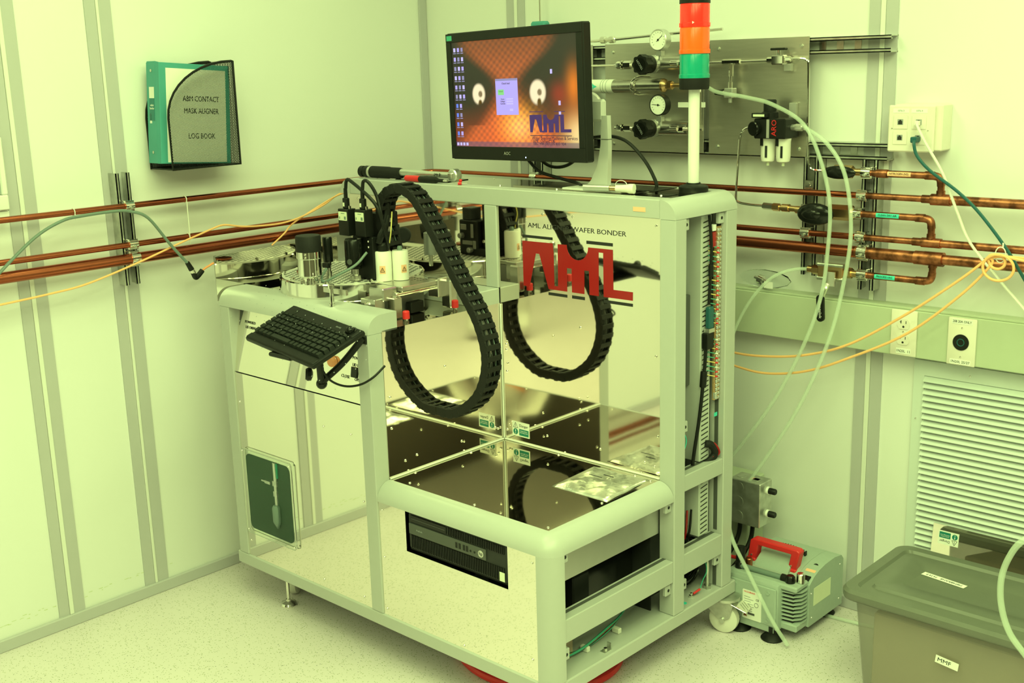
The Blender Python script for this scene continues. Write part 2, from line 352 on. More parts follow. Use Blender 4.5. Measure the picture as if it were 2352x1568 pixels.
# lettering on the tilted control panel
ZT = Vector((0, .03, .181)).normalized()
def CP(u, z): k = (z - .686) / .181; return MM @ frame((u, .006 + .03 * k - .0005, z), (1, 0, 0), ZT)
text('POWERED', .0105, 'ink', mach, CP(.112, .826)); text('LID DRIVE', .0105, 'ink', mach, CP(.115, .812))
text('ON', .011, 'ink', mach, CP(.232, .764)); text('OFF', .011, 'ink', mach, CP(.30, .757))
text('POWERED', .0105, 'ink', mach, CP(.575, .795)); text('LID DRIVE', .0105, 'ink', mach, CP(.575, .778))
text('CLOSE', .011, 'ink', mach, CP(.528, .745)); text('OPEN', .011, 'ink', mach, CP(.578, .743))
M_().box(-.011, .011, -.013, .013, -.002, .003, M=frame((.562, .018, .760), (1, 0, 0), ZT)).build('rocker_switch', 'black_gloss', mach)
M_().lathe([(.006, 0), (.006, .012), (.0045, .014)], (.118, .024, .787), (0, -1, .1)).build('push_button', 'white', mach)
M_().lathe([(.014, 0), (.014, .008), (.011, .012)], (.478, .020, .775), (0, -1, .1)).build('stop_button', 'orange', mach)
M_().prism([(0, 0), (.018, 0), (0, -.05)], 0, .001, frame((.062, .0355, .862), (1, 0, 0), ZT)).build('panel_gap_shade', 'darkgrey', mach)  # dark triangle painted in for the dim gap between post and tilted panel
# inspection window in the left front panel
def rrect(x0, x1, y0, y1, r, n=5):
    P = []
    for cx, cy, a0 in ((x1 - r, y1 - r, 0), (x0 + r, y1 - r, PI / 2), (x0 + r, y0 + r, PI), (x1 - r, y0 + r, 3 * PI / 2)):
        P += [(cx + r * math.cos(a0 + PI / 2 * i / n), cy + r * math.sin(a0 + PI / 2 * i / n)) for i in range(n + 1)]
    return P
wn = M_().prism(rrect(.077, .278, .2315, .4535, .018), .0, .0008, frame((0, .0038, 0), (1, 0, 0), (0, 0, 1))).build('inspection_opening', 'cavity', mach)
M_().prism(rrect(.066, .2945, .219, .468, .010), .0, .005, frame((0, -.0005, 0), (1, 0, 0), (0, 0, 1))).build('window_cover', 'acrylic', wn)
M_().tube([(a, -.004, b) for a, b in rrect(.066, .2945, .219, .468, .010)], .0012, 5, 1, True).build('cover_edge', 'satin', wn)
for u, z in ((.073, .461), (.287, .459), (.288, .227), (.075, .228)): screw(wn, MF(u, z, -.0055), .8)
g = M_(); g.cyl((.212, .003, .40), (.212, .003, .452), .006).box(.203, .221, -.002, .003, .385, .40).box(.204, .220, -.002, .003, .355, .37).cyl((.212, .002, .33), (.212, .002, .39), .0055).box(.165, .190, -.001, .003, .385, .393).box(.15, .172, -.001, .003, .388, .392)
g.build('tube_fitting', 'satin', wn); M_().lathe([(.003, 0), (.013, .02), (.0135, .06), (.010, .068)], (.212, .0, .262), n=14).build('filter_bowl', 'cable_green', wn)
M_().box(.222, .226, -.001, .003, .41, .452).build('green_tube', 'wire_green', wn)
# the printing on the mirror
def MB(u, z): return MF(u, z, .4628)
text('AML ALIGNER WAFER BONDER', .0175, 'ink', mach, MB(.9075, 1.0875), width=.318)
lg = [(.728, 1.046), (.832, 1.047), (.8345, 1.024), (.8355, .9375), (.848, .938), (.849, 1.0465), (.879, 1.047)]
lg += [(.9135 + .0348 * math.cos(a), 1.0465 + .0355 * math.sin(a)) for a in [PI + PI * i / 12 for i in range(0, 13)]]
lg += [(1.0255, 1.047), (1.0262, .9485), (1.0858, .949), (1.0855, .928), (.996, .9275), (.9955, 1.0367), (.981, 1.0367), (.9805, .9275), (.951, .9275), (.9502, .9875), (.9348, .9875), (.9343, .9275), (.894, .9275), (.8937, .988), (.8782, .988), (.878, .9275), (.816, .9275), (.7862, 1.016), (.774, 1.016), (.750, .9275), (.729, .9275)]
IM = MM @ frame((0, .4628, 0), (1, 0, 0), (0, 0, 1))
def on_mirror(poly, name, m):
    g = G(IM); g.prism(poly, 0, .0003); return g.build(name, m, mach, 0)
o = on_mirror(lg, 'logo', 'red_logo'); o['label'] = 'large red AML logo printed on the mirror panel'
for a in ((.728, .832, 1.055, 1.062), (.943, 1.0253, 1.055, 1.063), (.815, .878, .912, .9195), (.894, .9355, .912, .92), (.996, 1.0855, .913, .9205)):
    on_mirror([(a[0], a[2]), (a[1], a[2]), (a[1], a[3]), (a[0], a[3])], 'logo_bar', 'ink')
def danger_sign(parent, M, s=1.0):
    c = G(M); c.box(-.031 * s, .031 * s, -.0205 * s, .0205 * s, 0, .0003); o = c.build('danger_sticker', 'paper', parent)
    G(M).box(-.006 * s, .028 * s, -.017 * s, .001 * s, .0003, .0006).build('notice_field', 'signgreen', o)
    G(M).lathe([(.0085 * s, .0003), (.0085 * s, .0006)], (-.019 * s, -.008 * s, 0), n=18).build('notice_disc', 'signgreen', o)
    G(M).box(-.0202 * s, -.0178 * s, -.009 * s, -.002 * s, .0006, .0008).box(-.0202 * s, -.0178 * s, -.014 * s, -.0115 * s, .0006, .0008).build('exclamation_mark', 'white', o)
    g = G(M)
    for k in range(3):
        a = [(-.027, .003), (-.011, .003), (-.019, .0175)]; p, q2 = Vector(a[k] + (0,)) * s, Vector(a[(k + 1) % 3] + (0,)) * s
        d = (q2 - p).normalized() * .0006 * s; nn_ = Vector((-d.y, d.x, 0)); g.add([p - nn_ + Vector((0, 0, .0005)), q2 - nn_ + Vector((0, 0, .0005)), q2 + nn_ + Vector((0, 0, .0005)), p + nn_ + Vector((0, 0, .0005))], [(0, 1, 2, 3)])
    g.box(-.0195 * s, -.0185 * s, .005 * s, .013 * s, .0003, .0006); g.build('warning_triangle', 'ink', o, 0)
    text('Danger', .0105 * s, 'ink', o, M @ Matrix.Translation((.0105 * s, .0105 * s, .0004)), width=.031 * s)
    text('Isolate before\nremoving cover', .0045 * s, 'white', o, M @ Matrix.Translation((.011 * s, -.006 * s, .0007)), width=.029 * s)
    return o
danger_sign(mach, MF(.7055, .5285, .4625))
M_().box(1.092, 1.128, V1 - .0008, V1, 1.146, 1.1565).build('warning_label', 'sticker_orange', mach)
# casters and levelling foot
def caster(cu, cv, ang, lever=True):
    Mx = MM @ Matrix.Translation((cu, cv, 0)) @ Matrix.Rotation(ang, 4, 'Z')
    f = G(Mx); pl = [(-.035, .098), (.022, .1053), (.026, .085), (.018, .05), (-.005, .036), (-.018, .045), (-.045, .07)]
    for y in (-.019, .016): f.prism(pl, y, y + .003, Matrix(((1, 0, 0, 0), (0, 0, -1, 0), (0, 1, 0, 0), (0, 0, 0, 1))))
    f.lathe([(.038, .098), (.038, .1053)], n=20); f.cyl((-.003, -.024, .04), (-.003, .024, .04), .007)
    o = f.build('caster', 'zinc', mach)
    G(Mx).lathe([(.012, -.013), (.034, -.013), (.039, -.010), (.040, 0), (.039, .010), (.034, .013), (.012, .013)], (-.003, 0, .0402), (0, 1, 0), 28).build('wheel', 'wheel', o)
    if lever: G(Mx).box(.0, .066, -.026, .026, -.0012, .0012, Matrix.Translation((.004, 0, .100)) @ Matrix.Rotation(.35, 4, 'Y'), b=.001).build('brake_lever', 'chrome', o)
caster(L - .010, .708, .22); caster(.11, .115, 2.2, False); caster(L - .12, .10, 2.0, False)
o = M_().cyl((.165, .048, .012), (.165, .048, .1053), .005).lathe([(.022, .0), (.024, .004), (.021, .010), (.008, .015), (.008, .02)], (.165, .048, 0), n=20).build('levelling_foot', 'chrome', mach)
# ================================================================ inside the open right side of the rack
M_().box(1.100, 1.104, .47, .69, .142, 1.13).build('mounting_plate', 'darkgrey', mach)
M_().box(1.104, 1.16, .503, .598, .70, .93, b=.002).build('power_supply', 'darkgrey', mach)
for z0, z1 in ((.30, .455), (.502, 1.125)):
    d = M_().box(1.135, 1.188, .601, .645, z0, z1, b=.0015).build('wiring_duct', 'duct', mach)
    g = M_(); z = z0 + .006
    while z < z1 - .008: g.add([(1.1885, .608, z), (1.1885, .638, z + .004), (1.1885, .638, z + .0072), (1.1885, .608, z + .0032)], [(0, 1, 2, 3)]); z += .0122
    o = g.build('duct_slots', 'ink', d, 0); o['kind'] = 'stuff'
ts = M_().box(1.192, 1.199, .648, .671, .655, 1.095, b=.001).build('terminal_rail', 'brass', mach)
tg = G().box(-.004, .004, -.0045, .0045, 0, .004, b=.001).lathe([(.0026, .004), (.0026, .0052), (.001, .0056)], n=8)
TERM = proto(tg, 'satin', 'terminal')
k = 0; z = .662
while z < 1.09:
    inst('terminal', TERM, ts, MM @ frame((1.199, .654, z), (0, 1, 0), (0, 0, 1)))
    inst('terminal', TERM, ts, MM @ frame((1.199, .665, z), (0, 1, 0), (0, 0, 1)) @ Matrix.Scale(.8, 4)); z += .0106
for z in (1.05, .875, .668): M_().box(1.196, 1.204, .646, .653, z - .008, z + .008, b=.001).build('rail_clip', 'satin', ts)
for i in range(26):
    z = 1.045 - i * .0118 - (.03 if i > 16 else 0); c = ('wire_green', 'wire_yellow', 'wire_green')[i % 3]
    o = M_().tube([(1.188, .630, z + .004), (1.198, .640, z + .001), (1.203, .650, z - .002)], .0013, 5, 3).build('wire', c, mach)
    M_().cyl((1.2025, .646, z - .001), (1.2035, .654, z - .003), .0022, n=6).build('ferrule', ('red', 'red', 'nylon')[i % 3], mach)
M_().box(1.189, 1.199, .634, .648, 1.085, 1.10).build('connector', 'white', mach)
M_().box(1.189, 1.199, .634, .648, 1.045, 1.082).build('connector', 'red_logo', mach)
M_().box(1.198, 1.1985, .650, .664, .612, .622).build('tape_mark', 'greentape', mach)
cb = M_().tube([(1.196, .622, 1.125), (1.199, .628, 1.05), (1.198, .628, 1.0), (1.197, .626, .95), (1.197, .623, .905)], .0038, 8).tube([(1.198, .611, .81), (1.198, .607, .76), (1.197, .60, .70), (1.193, .592, .62), (1.185, .58, .52), (1.18, .575, .44)], .0045, 8)
cb = cb.build('video_cable', 'black', mach)
M_().box(1.191, 1.205, .615, .636, .845, .90, b=.003).build('video_plug', 'green_plug', cb)
M_().box(1.190, 1.206, .612, .636, .836, .846).build('plug_shell', 'satin', cb)
M_().box(1.189, 1.207, .604, .632, .795, .836, b=.002).build('video_plug', 'black', cb)
M_().lathe([(.008, 0), (.0085, .003), (.0085, .037), (.008, .04)], (1.197, .6, .70), (0, .12, 1), 12).build('ferrite', 'black', cb)
M_().lathe([(.006, 0), (.0065, .003), (.0065, .027), (.006, .03)], (1.199, .627, .975), (0, 0, 1), 12).build('ferrite', 'black', cb)
M_().tube([(1.188, .625, .545), (1.197, .640, .54), (1.199, .655, .515), (1.192, .64, .497), (1.18, .60, .485), (1.16, .56, .48)], .0095, 10).build('braided_cable', 'black_soft', mach)
M_().tube([(1.1885, .632, .548), (1.203, .648, .540), (1.206, .662, .516), (1.199, .645, .506)], .004, 6).build('braided_cable', 'red_logo', mach)
M_().tube([(1.18, .52, .59), (1.185, .53, .60), (1.187, .545, .575), (1.186, .535, .55), (1.18, .52, .545)], .0014, 6).build('wire', 'greentape', mach)
for i in range(7):
    r1 = .05 + .008 * random.random(); cx, cz = .59 + .01 * random.random(), .215 + .02 * random.random()
    M_().tube([(1.12 + .012 * i * .6, cx + r1 * math.cos(a), cz + r1 * math.sin(a)) for a in [2 * PI * k / 10 for k in range(10)]], .0035, 6, 4, True).build('coiled_cable', 'black_gloss', mach)
for i in range(5): M_().tube([(1.15 + .004 * i, .545 + .014 * i, .37), (1.15 + .003 * i, .55 + .012 * i, .31), (1.14, .55 + .014 * i, .25)], .003, 6).build('coiled_cable', ('black', 'cable_green', 'black', 'red_logo', 'black')[i], mach)
M_().tube([(1.19, .625, .24), (1.195, .63, .20), (1.19, .62, .175), (1.192, .605, .158)], .0013, 5).build('wire', 'wire_green', mach)
M_().lathe([(.006, 0), (.006, .006), (.0035, .006), (.0035, .012)], (1.185, .575, .142), n=6).build('ground_bolt', 'chrome', mach)
M_().cyl((1.187, .582, .150), (1.192, .604, .156), .003, n=8).build('ferrule', 'red', mach)
M_().lathe([(.008, 0), (.008, .0004)], (1.19, .535, .1419), n=14).build('tape_mark', 'greentape', mach)
M_().lathe([(.011, 0), (.011, .008)], (1.185, .648, .142), n=6).cyl((1.185, .648, .15), (1.185, .648, .23), .005).build('ground_bolt', 'zinc', mach)
# lower right bay: black boxes and cable bundles
M_().box(.90, 1.10, .12, .44, .150, .34, b=.003).build('control_box', 'black_gloss', mach)
M_().box(1.12, 1.135, .05, .16, .142, .24).build('timber_block', 'card', mach)
M_().box(1.06, 1.14, .16, .22, .24, .33, b=.004).build('relay_module', 'black', mach)
for i, c in enumerate(('wire_green', 'black', 'copper_old', 'wire_green')):
    M_().tube([(1.13, .06, .22 - .006 * i), (1.15, .10, .17 - .004 * i), (1.155 + .003 * i, .16, .150 + .003 * i), (1.155, .26, .157 + .003 * i), (1.14, .34, .17), (1.12, .42, .20)], .003, 6).build('cable_bundle', c, mach)
    M_().tube([(1.13, .05, .30), (1.15, .065 + .006 * i, .27), (1.158, .08 + .005 * i, .24)], .002, 6).build('cable_bundle', c, mach)
for v in (.18, .30): M_().box(1.145, 1.168, v - .006, v + .006, .142, .156, b=.002).build('cable_mount', 'nylon', mach)
o = M_().box(1.185, 1.20, .20, .226, .1419, .1435).box(1.187, 1.1985, .224, .226, .1435, .158).build('panel_clip', 'zinc', mach)
M_().lathe([(.005, .1435), (.005, .149)], (1.192, .212, 0), n=6).build('bolt', 'chrome', mach)
# ================================================================ the computer in the front bay
pc = thing('computer', 'black slim desktop computer with round hp badge behind the front panel cut-out', 'computer', mw(.91, .01, .337), MA)
M_().box(.742, 1.079, .014, .35, .341, .444, b=.002).build('case', 'black', pc)
fp = M_().prism(rrect(.748, 1.074, .350, .441, .006), 0, .006, frame((0, .015, 0), (1, 0, 0), (0, 0, 1))).build('front_bezel', 'dark', pc)
for z0, z1, u0, u1 in ((.353, .385, .756, 1.068), (.418, .437, .885, 1.068)):
    g = G(MM).box(0, .0026, .0065, .0095, 0, z1 - z0); SL = proto(G().box(0, .0026, -.003, 0, 0, z1 - z0), 'black_gloss', 'vent_rib')
    u = u0
    while u < u1: inst('vent_rib', SL, fp, MM @ Matrix.Translation((u, .0095, z0))); u += .0056
M_().box(.750, 1.010, .0052, .0095, .388, .415, b=.001).build('front_strip', 'darkgrey', fp)
M_().box(.756, .880, .0060, .0095, .419, .437, b=.001).build('optical_drive', 'black_gloss', fp)
M_().box(.760, .876, .0058, .0062, .4275, .4285).build('drive_slot', 'darkgrey', fp)
o = M_().lathe([(.0085, 0), (.0085, .0006)], (.995, .0052, .4015), (0, -1, 0), 24).build('badge', 'satin', fp)
text('hp', .012, 'ink', o, MF(.995, .4018, .0044))
for u in (.912, .923, .937, .947): M_().box(u, u + .007, .0048, .0055, .395, .409).build('usb_port', 'black', fp)
for u in (.962, .975): M_().lathe([(.0028, 0), (.0028, .0006)], (u, .0052, .400), (0, -1, 0), 12).build('audio_jack', 'black', fp)
text('ProDesk', .006, 'grey', fp, MF(.788, .402, .0050))
M_().box(1.052, 1.068, .0062, .0068, .352, .374).build('sticker', 'clearlabel', fp)
# ================================================================ deck: chamber, cylinders, cameras
UC, VC, RC = .29, .25, .20
ch = thing('vacuum_chamber', 'round polished steel vacuum chamber with perforated lid on the bonder deck', 'chamber', mw(UC, VC, .8695), MA)
M_().lathe([(.10, .8695), (.10, .892), (RC + .004, .892), (RC + .004, .908), (RC - .002, .909)], (UC, VC, 0), n=64).build('lower_flange', 'chrome', ch)
M_().lathe([(RC - .003, .909), (RC - .003, .9495), (RC - .006, .952), (.001, .952)], (UC, VC, 0), n=64).build('chamber_ring', 'chrome', ch)
M_().lathe([(RC - .010, .952), (RC - .010, .9528)], (UC, VC, 0), n=64).build('perforated_lid', 'lid_steel', ch)
g = M_()
for i in range(-12, 13):
    for j in range(-12, 13):
        x, y = (i + (j % 2) * .5) * .0175, j * .0155
        if math.hypot(x, y) < RC - .020: g.lathe([(.0050, .9528), (.0050, .9531)], (UC + x, VC + y, 0), n=8)
o = g.build('perforations', 'ink', ch, 0); o['kind'] = 'stuff'
for k in range(10):
    a = 2 * PI * k / 10 + .2; M_().lathe([(.006, .9528), (.006, .958), (.0035, .958), (.0035, .961)], (UC + .185 * math.cos(a), VC + .185 * math.sin(a), 0), n=8).build('lid_bolt', 'chrome', ch)
M_().lathe([(.02, .9528), (.024, .956), (.024, .960)], (.20, .16, 0), n=20).build('port_cap', 'copper', ch)
# black-topped cylinder
t = thing('drive_cylinder', 'fat steel cylinder with a black cap standing at the left of the chamber lid', 'cylinder', mw(.34, .07, .9528), MA)
M_().lathe([(.019, .9528), (.019, .968), (.0295, .973), (.031, .975), (.031, 1.018), (.0325, 1.020), (.0325, 1.037)], (.34, .07, 0), n=32).build('steel_body', 'chrome', t)
M_().lathe([(.033, 1.037), (.033, 1.075), (.031, 1.078), (.001, 1.0785)], (.34, .07, 0), n=32).build('black_cap', 'black_soft', t)
for z in (1.024, 1.032): screw(t, MM @ frame((.3585, .0435, z), (.8, .58, 0), (0, 0, 1)), .8)
g = M_()
for k in range(6): a = k * PI / 3; g.lathe([(.0045, .9528), (.0045, .962)], (.34 + .025 * math.cos(a), .07 + .025 * math.sin(a), 0), n=8)
g.build('foot_bolts', 'chrome', t)
t = thing('valve_actuator', 'slender black cylinder on a steel stem right behind the fat steel cylinder', 'cylinder', mw(.335, .135, .9528), MA)
M_().lathe([(.008, .9528), (.008, .975), (.006, .975), (.006, .99), (.008, .99), (.008, 1.0)], (.335, .135, 0), n=16).build('stem', 'steel', t)
M_().lathe([(.0125, 1.0), (.013, 1.002), (.013, 1.062), (.011, 1.066)], (.335, .135, 0), n=20).build('black_body', 'black_gloss', t)
M_().box(.325, .349, .120, .132, .985, .998, b=.002).build('collar', 'black', t)
# camera microscope
cmr = thing('camera_microscope', 'black twin camera microscope column standing on the chamber lid', 'microscope', mw(.40, .19, .9528), MA)
for i, (u, v, z0) in enumerate(((.360, .189, 1.066), (.428, .189, 1.068))):
    b = M_().box(u - .020, u + .020, v - .017, v + .012, z0, z0 + .070, b=.0015).build('camera_body', 'black', cmr)
    M_().prism(rrect(u - .017, u + .017, z0 + .040, z0 + .063, .002), 0, .0006, frame((0, v - .0172, 0), (1, 0, 0), (0, 0, 1))).build('rating_label', 'clearlabel', b)
    M_().box(u - .006, u + .008, v - .0182, v - .0177, z0 + .058, z0 + .0595).box(u - .014, u - .011, v - .0182, v - .0177, z0 + .044, z0 + .050).box(u + .006, u + .013, v - .0182, v - .0177, z0 + .043, z0 + .051).build('label_print', 'cable_green', b)
    p = M_().box(u - .008, u + .010, v - .010, v + .002, z0 + .070, z0 + .098, b=.002).lathe([(.0055, 0), (.005, .025)], (u + .001, v - .004, z0 + .098), n=10).build('cable_plug', 'black', b)
    M_().box(u - .005, u + .001, v - .0106, v - .0098, z0 + .076, z0 + .086).build('plug_symbol', 'clearlabel', p)
    M_().lathe([(.0035, 0), (.0035, .008)], (u + .015, v - .004, z0 + .070), n=10).build('lock_screw', 'chrome', b)
M_().lathe([(.020, .985), (.020, .992), (.0235, .994), (.0235, 1.058), (.021, 1.0625)], (.405, .165, 0), n=28).build('objective_tube', 'black_gloss', cmr)
M_().lathe([(.010, .9528), (.016, .955), (.016, .968), (.010, .970), (.010, .985)], (.410, .165, 0), n=20).build('objective', 'steel', cmr)
o = M_().lathe([(.0075, 0), (.0075, .0005)], (.405 + .0085, .165 - .0222, 1.005), (.36, -.93, 0), 18).build('maker_mark', 'darkgrey', cmr)
M_().box(.375, .455, .188, .206, .956, 1.066, b=.002).build('back_plate', 'black', cmr)
M_().box(.405, .450, .225, .285, .960, 1.125, b=.003).build('focus_stage', 'black', cmr)
M_().box(.43, .455, .255, .285, 1.02, 1.09, b=.002).build('slide_block', 'dark', cmr)
M_().box(.325, .400, .245, .300, .954, 1.055, b=.003).build('stage_housing', 'black', cmr)
for u, z, w_, h_2 in ((.345, 1.035, .012, .008), (.38, 1.025, .005, .02), (.36, .99, .02, .006), (.388, .985, .006, .012)): M_().box(u - w_, u + w_, .3, .303, z - h_2, z + h_2, b=.001).build('scale_plate', 'greymetal', cmr)
for u, z in ((.34, 1.01), (.375, .97)): M_().lathe([(.008, 0), (.008, .014), (.006, .016)], (u, .300, z), (0, 1, 0), 14).build('adjuster', 'greymetal', cmr)
M_().box(.335, .37, .25, .295, 1.055, 1.09, b=.002).build('slide_block', 'dark', cmr)
M_().box(.345, .46, .20, .30, .9535, .975, b=.002).build('stage_base', 'black', cmr)
for u, z, d in ((.425, 1.07, .0), (.438, 1.03, 0)): M_().box(u - .006, u + .006, .2755, .2775, z - .018, z + .018, b=.001).build('scale_plate', 'satin', cmr)
for u, z in ((.412, .995), (.44, .985)): M_().lathe([(.006, 0), (.006, .012), (.004, .014)], (u, .275, z), (0, 1, 0), 12).build('adjuster', 'steel', cmr)
M_().box(.355, .376, .176, .190, 1.020, 1.030).build('side_arm', 'black', cmr)
for z in (1.055, 1.04): screw(cmr, MM @ frame((.438, .1875, z), (1, 0, 0), (0, 0, 1)))
g = M_().tube([(.370, .176, 1.045), (.362, .176, 1.045), (.362, .176, 1.008), (.352, .176, 1.005)], .0015, 6, 3); g.build('hook', 'satin', cmr)
for i, (p0, p1) in enumerate((((.361, .186, 1.187), (.429, .186, 1.188)),)):
    for pp, off in ((p0, 0), (p1, .012)):
        o = M_().tube([pp, (pp[0] + .006, pp[1], pp[2] + .022), (pp[0] + .026, pp[1], pp[2] + .020), (.470, .186 + off, 1.160 + off), (.488, .195, 1.115), (.494, .205, 1.062)], .0045, 8).build('camera_cable', 'black', None)
        tag(o, ('black camera cable arching from the left camera plug' if off == 0 else 'black camera cable arching from the right camera plug'), 'cable', 'camera cables')
o = M_().tube([(.345, .12, .985), (.348, .10, .965), (.372, .09, .957), (.41, .10, .975), (.44, .14, 1.0), (.452, .17, 1.03)], .0035, 8).build('sensor_cable', 'cable_green'); tag(o, 'thin dark green cable curving low across the chamber lid', 'cable')
M_().box(.4, .401, .1, .101, .972, .973).build('cable_tie', 'black', o)
# white cylinders
for (u, v, lab, su) in ((.464, .214, 'white nylon cylinder with black cable gland, nearer of the pair', -.25), (.490, .249, 'white nylon cylinder with pale gland, further of the pair', .35)):
    t = thing('heater_housing', lab, 'cylinder', mw(u, v, .952), MA, 'white warning-marked cylinders')
    b = M_().lathe([(.021, .952), (.0215, .954), (.0215, 1.026), (.020, 1.029), (.001, 1.029)], (u, v, 0), n=32).build('body', 'nylon', t)
    a = math.atan2(-1.65, 2.3) + su; d = Vector((math.cos(a), math.sin(a), 0)); xd = Vector((-d.y, d.x, 0))
    pts = []
    for s in (-1, -.5, 0, .5, 1):
        aa = a + s * .36
        for z in (.972, .993): pts.append((u + .0218 * math.cos(aa), v + .0218 * math.sin(aa), z))
    st = M_().add(pts, [(2 * i, 2 * i + 2, 2 * i + 3, 2 * i + 1) for i in range(4)]).build('warning_sticker', 'sticker_orange', t)
    Mx = MM @ frame((u + d.x * .0224, v + d.y * .0224, .982), xd, (0, 0, 1)); g = G(Mx)
    tri = [(-.0055, -.005), (.0055, -.005), (0, .006)]
    for k in range(3):
        p, r = Vector(tri[k] + (0,)), Vector(tri[(k + 1) % 3] + (0,)); dd = (r - p).normalized() * .0006; nn_ = Vector((-dd.y, dd.x, 0)); g.add([p - nn_, r - nn_, r + nn_, p + nn_], [(0, 1, 2, 3)])
    g.add([(.0002, .003, 0), (-.0012, -.0006, 0), (.0003, -.0003, 0), (-.0003, -.0038, 0), (.0014, .0004, 0), (0, .0004, 0)], [(0, 1, 2, 5), (5, 2, 3, 4)]); g.build('warning_symbol', 'ink', st, 0)
    if su < 0: M_().lathe([(.0145, 1.029), (.0145, 1.044), (.013, 1.046), (.012, 1.052)], (u, v, 0), n=10).build('cable_gland', 'black', t)
    else: M_().lathe([(.007, 1.029), (.007, 1.037), (.005, 1.040)], (u, v, 0), n=12).build('cable_gland', 'cable_green', t)
o = M_().tube([(.462, .203, 1.05), (.467, .208, 1.07), (.470, .22, 1.09), (.462, .235, 1.12), (.458, .24, 1.15)], .009, 8).tube([(.468, .203, 1.05), (.478, .21, 1.08), (.475, .23, 1.12)], .005, 8).build('power_cable', 'black'); tag(o, 'thick black cables rising from the nearer white cylinder into the chain', 'cable')
o = M_().tube([(.479, .222, 1.032), (.482, .222, 1.05), (.489, .222, 1.075), (.486, .23, 1.11), (.482, .236, 1.13)], .0016, 6).build('earth_wire', 'wire_yellow'); tag(o, 'thin yellow-green earth wire beside the white cylinders', 'wire')
kb_ = M_().lathe([(.020, 0), (.022, .003), (.022, .026), (.019, .029), (.001, .029)], (.303, .432, 1.032), (.65, -.72, .1), 24).build('clamp_knob', 'black_soft', None); tag(kb_, 'round black knob behind the white cylinders against the mirror', 'knob')
t = thing('lift_cylinder', 'grey cylinder on a thin steel rod at the back of the chamber lid', 'cylinder', mw(.405, .437, .9528), MA)
M_().lathe([(.006, .9528), (.006, .985)], (.405, .437, 0), n=12).build('rod', 'steel', t); M_().lathe([(.018, .985), (.018, 1.045), (.015, 1.047)], (.405, .437, 0), n=20).build('body', 'greymetal', t)
# steel guide blocks on the deck right of the chamber
gb = thing('slide_assembly', 'brushed steel guide blocks and slide bars on the deck beside the chamber', 'slide', mw(.55, .25, .8695), MA)
M_().box(.500, .556, .128, .176, .918, .951, b=.003).build('clamp_block', 'steel', gb)
o = M_().box(.495, .549, .104, .140, .892, .926, b=.002).build('end_block', 'steel', gb)
M_().lathe([(.0095, 0), (.0095, .003), (.006, .005)], (.522, .104, .910), (0, -1, 0), 18).build('bore_cap', 'chrome', o)
M_().box(.545, .571, .150, .178, .8715, .925, b=.002).build('guide_post', 'steel', gb)
M_().box(.440, .575, .176, .300, .938, .951, b=.002).build('slide_plate', 'steel', gb)
M_().cyl((.557, .165, .930), (.557, .330, .930), .007).build('slide_bar', 'chrome', gb)
M_().box(.540, .580, .296, .330, .905, .956, b=.002).build('clamp_block', 'steel', gb)
M_().box(.566, .602, .318, .345, .875, .950, b=.004).build('stop_block', 'steel', gb)
M_().box(.47, .52, .19, .30, .874, .938).build('slide_body', 'greymetal', gb)
M_().box(.530, .552, .225, .270, .8715, .900, b=.002).build('motor', 'black', gb)
M_().box(.41, .50, .055, .062, .940, .953).build('splash_edge', 'steel', gb)
g = M_()
for i in range(5):
    for j in range(4): g.lathe([(.0028, .951), (.0028, .9513)], (.452 + .022 * i, .262 + .01 * j, 0), n=6)
g.build('perforations', 'ink', gb, 0)['kind'] = 'stuff'
t = thing('support_pin', 'upright steel pin with a bolt head standing in front of the chamber ring', 'pin', mw(.46, .038, .912), MA)
M_().lathe([(.007, .912), (.007, .918), (.005, .918), (.005, .957), (.0085, .957), (.0085, .966), (.006, .968)], (.462, .040, 0), n=16).build('shaft', 'chrome', t)
for v, u, lab in ((.148, .617, 'red capped nozzle at the front edge of the deck'), (.318, .618, 'red capped nozzle further back on the deck edge')):
    t = thing('capped_nozzle', lab, 'nozzle', mw(u, v, .8695), MA, 'red capped nozzles')
    M_().lathe([(.007, .8695), (.007, .874), (.0055, .874), (.0055, .880)], (u, v, 0), n=12).build('nozzle_base', 'chrome', t)
    M_().lathe([(.0088, .880), (.0092, .882), (.0088, .898), (.007, .900)], (u, v, 0), n=14).build('red_cap', 'red', t)
# ================================================================ cable chain
path = spline([(.471, .24, 1.044), (.450, .24, 1.110), (.466, .24, 1.168), (.520, .24, 1.193), (.580, .24, 1.174), (.639, .24, 1.102), (.725, .24, .978), (.796, .24, .877), (.820, .24, .782), (.787, .24, .692), (.707, .24, .634), (.630, .24, .626)], 20)
chn = thing('cable_chain', 'black plastic link chain looping from the deck down to the steel bench side', 'cable chain', mw(.70, .24, .62), MA)
def walk(step):
    out = []; acc = 0; out.append((path[0], (path[1] - path[0]).normalized()))
    for i in range(1, len(path)):
        d = path[i] - path[i - 1]; l = d.length; p = path[i - 1]
        while acc + l >= step:
            k = (step - acc) / d.length if d.length else 0; p = p + d.normalized() * (step - acc); l -= (step - acc); acc = 0; out.append((p.copy(), d.normalized()))
        acc += l
    return out
lk = G()
for s in (-1, 1): lk.box(-.0145, .0145, s * .022 - .0028, s * .022 + .0028, -.013, .011, b=.002); lk.box(-.004, .0165, s * .0195 - .002, s * .0195 + .002, -.009, .007, b=.0015)
lk.box(-.0068, .0068, -.0245, .0245, .0085, .0130, b=.001); lk.box(-.0055, .0055, -.024, .024, -.0135, -.0105, b=.001)
LINK = proto(lk, 'black_soft', 'chain_link')
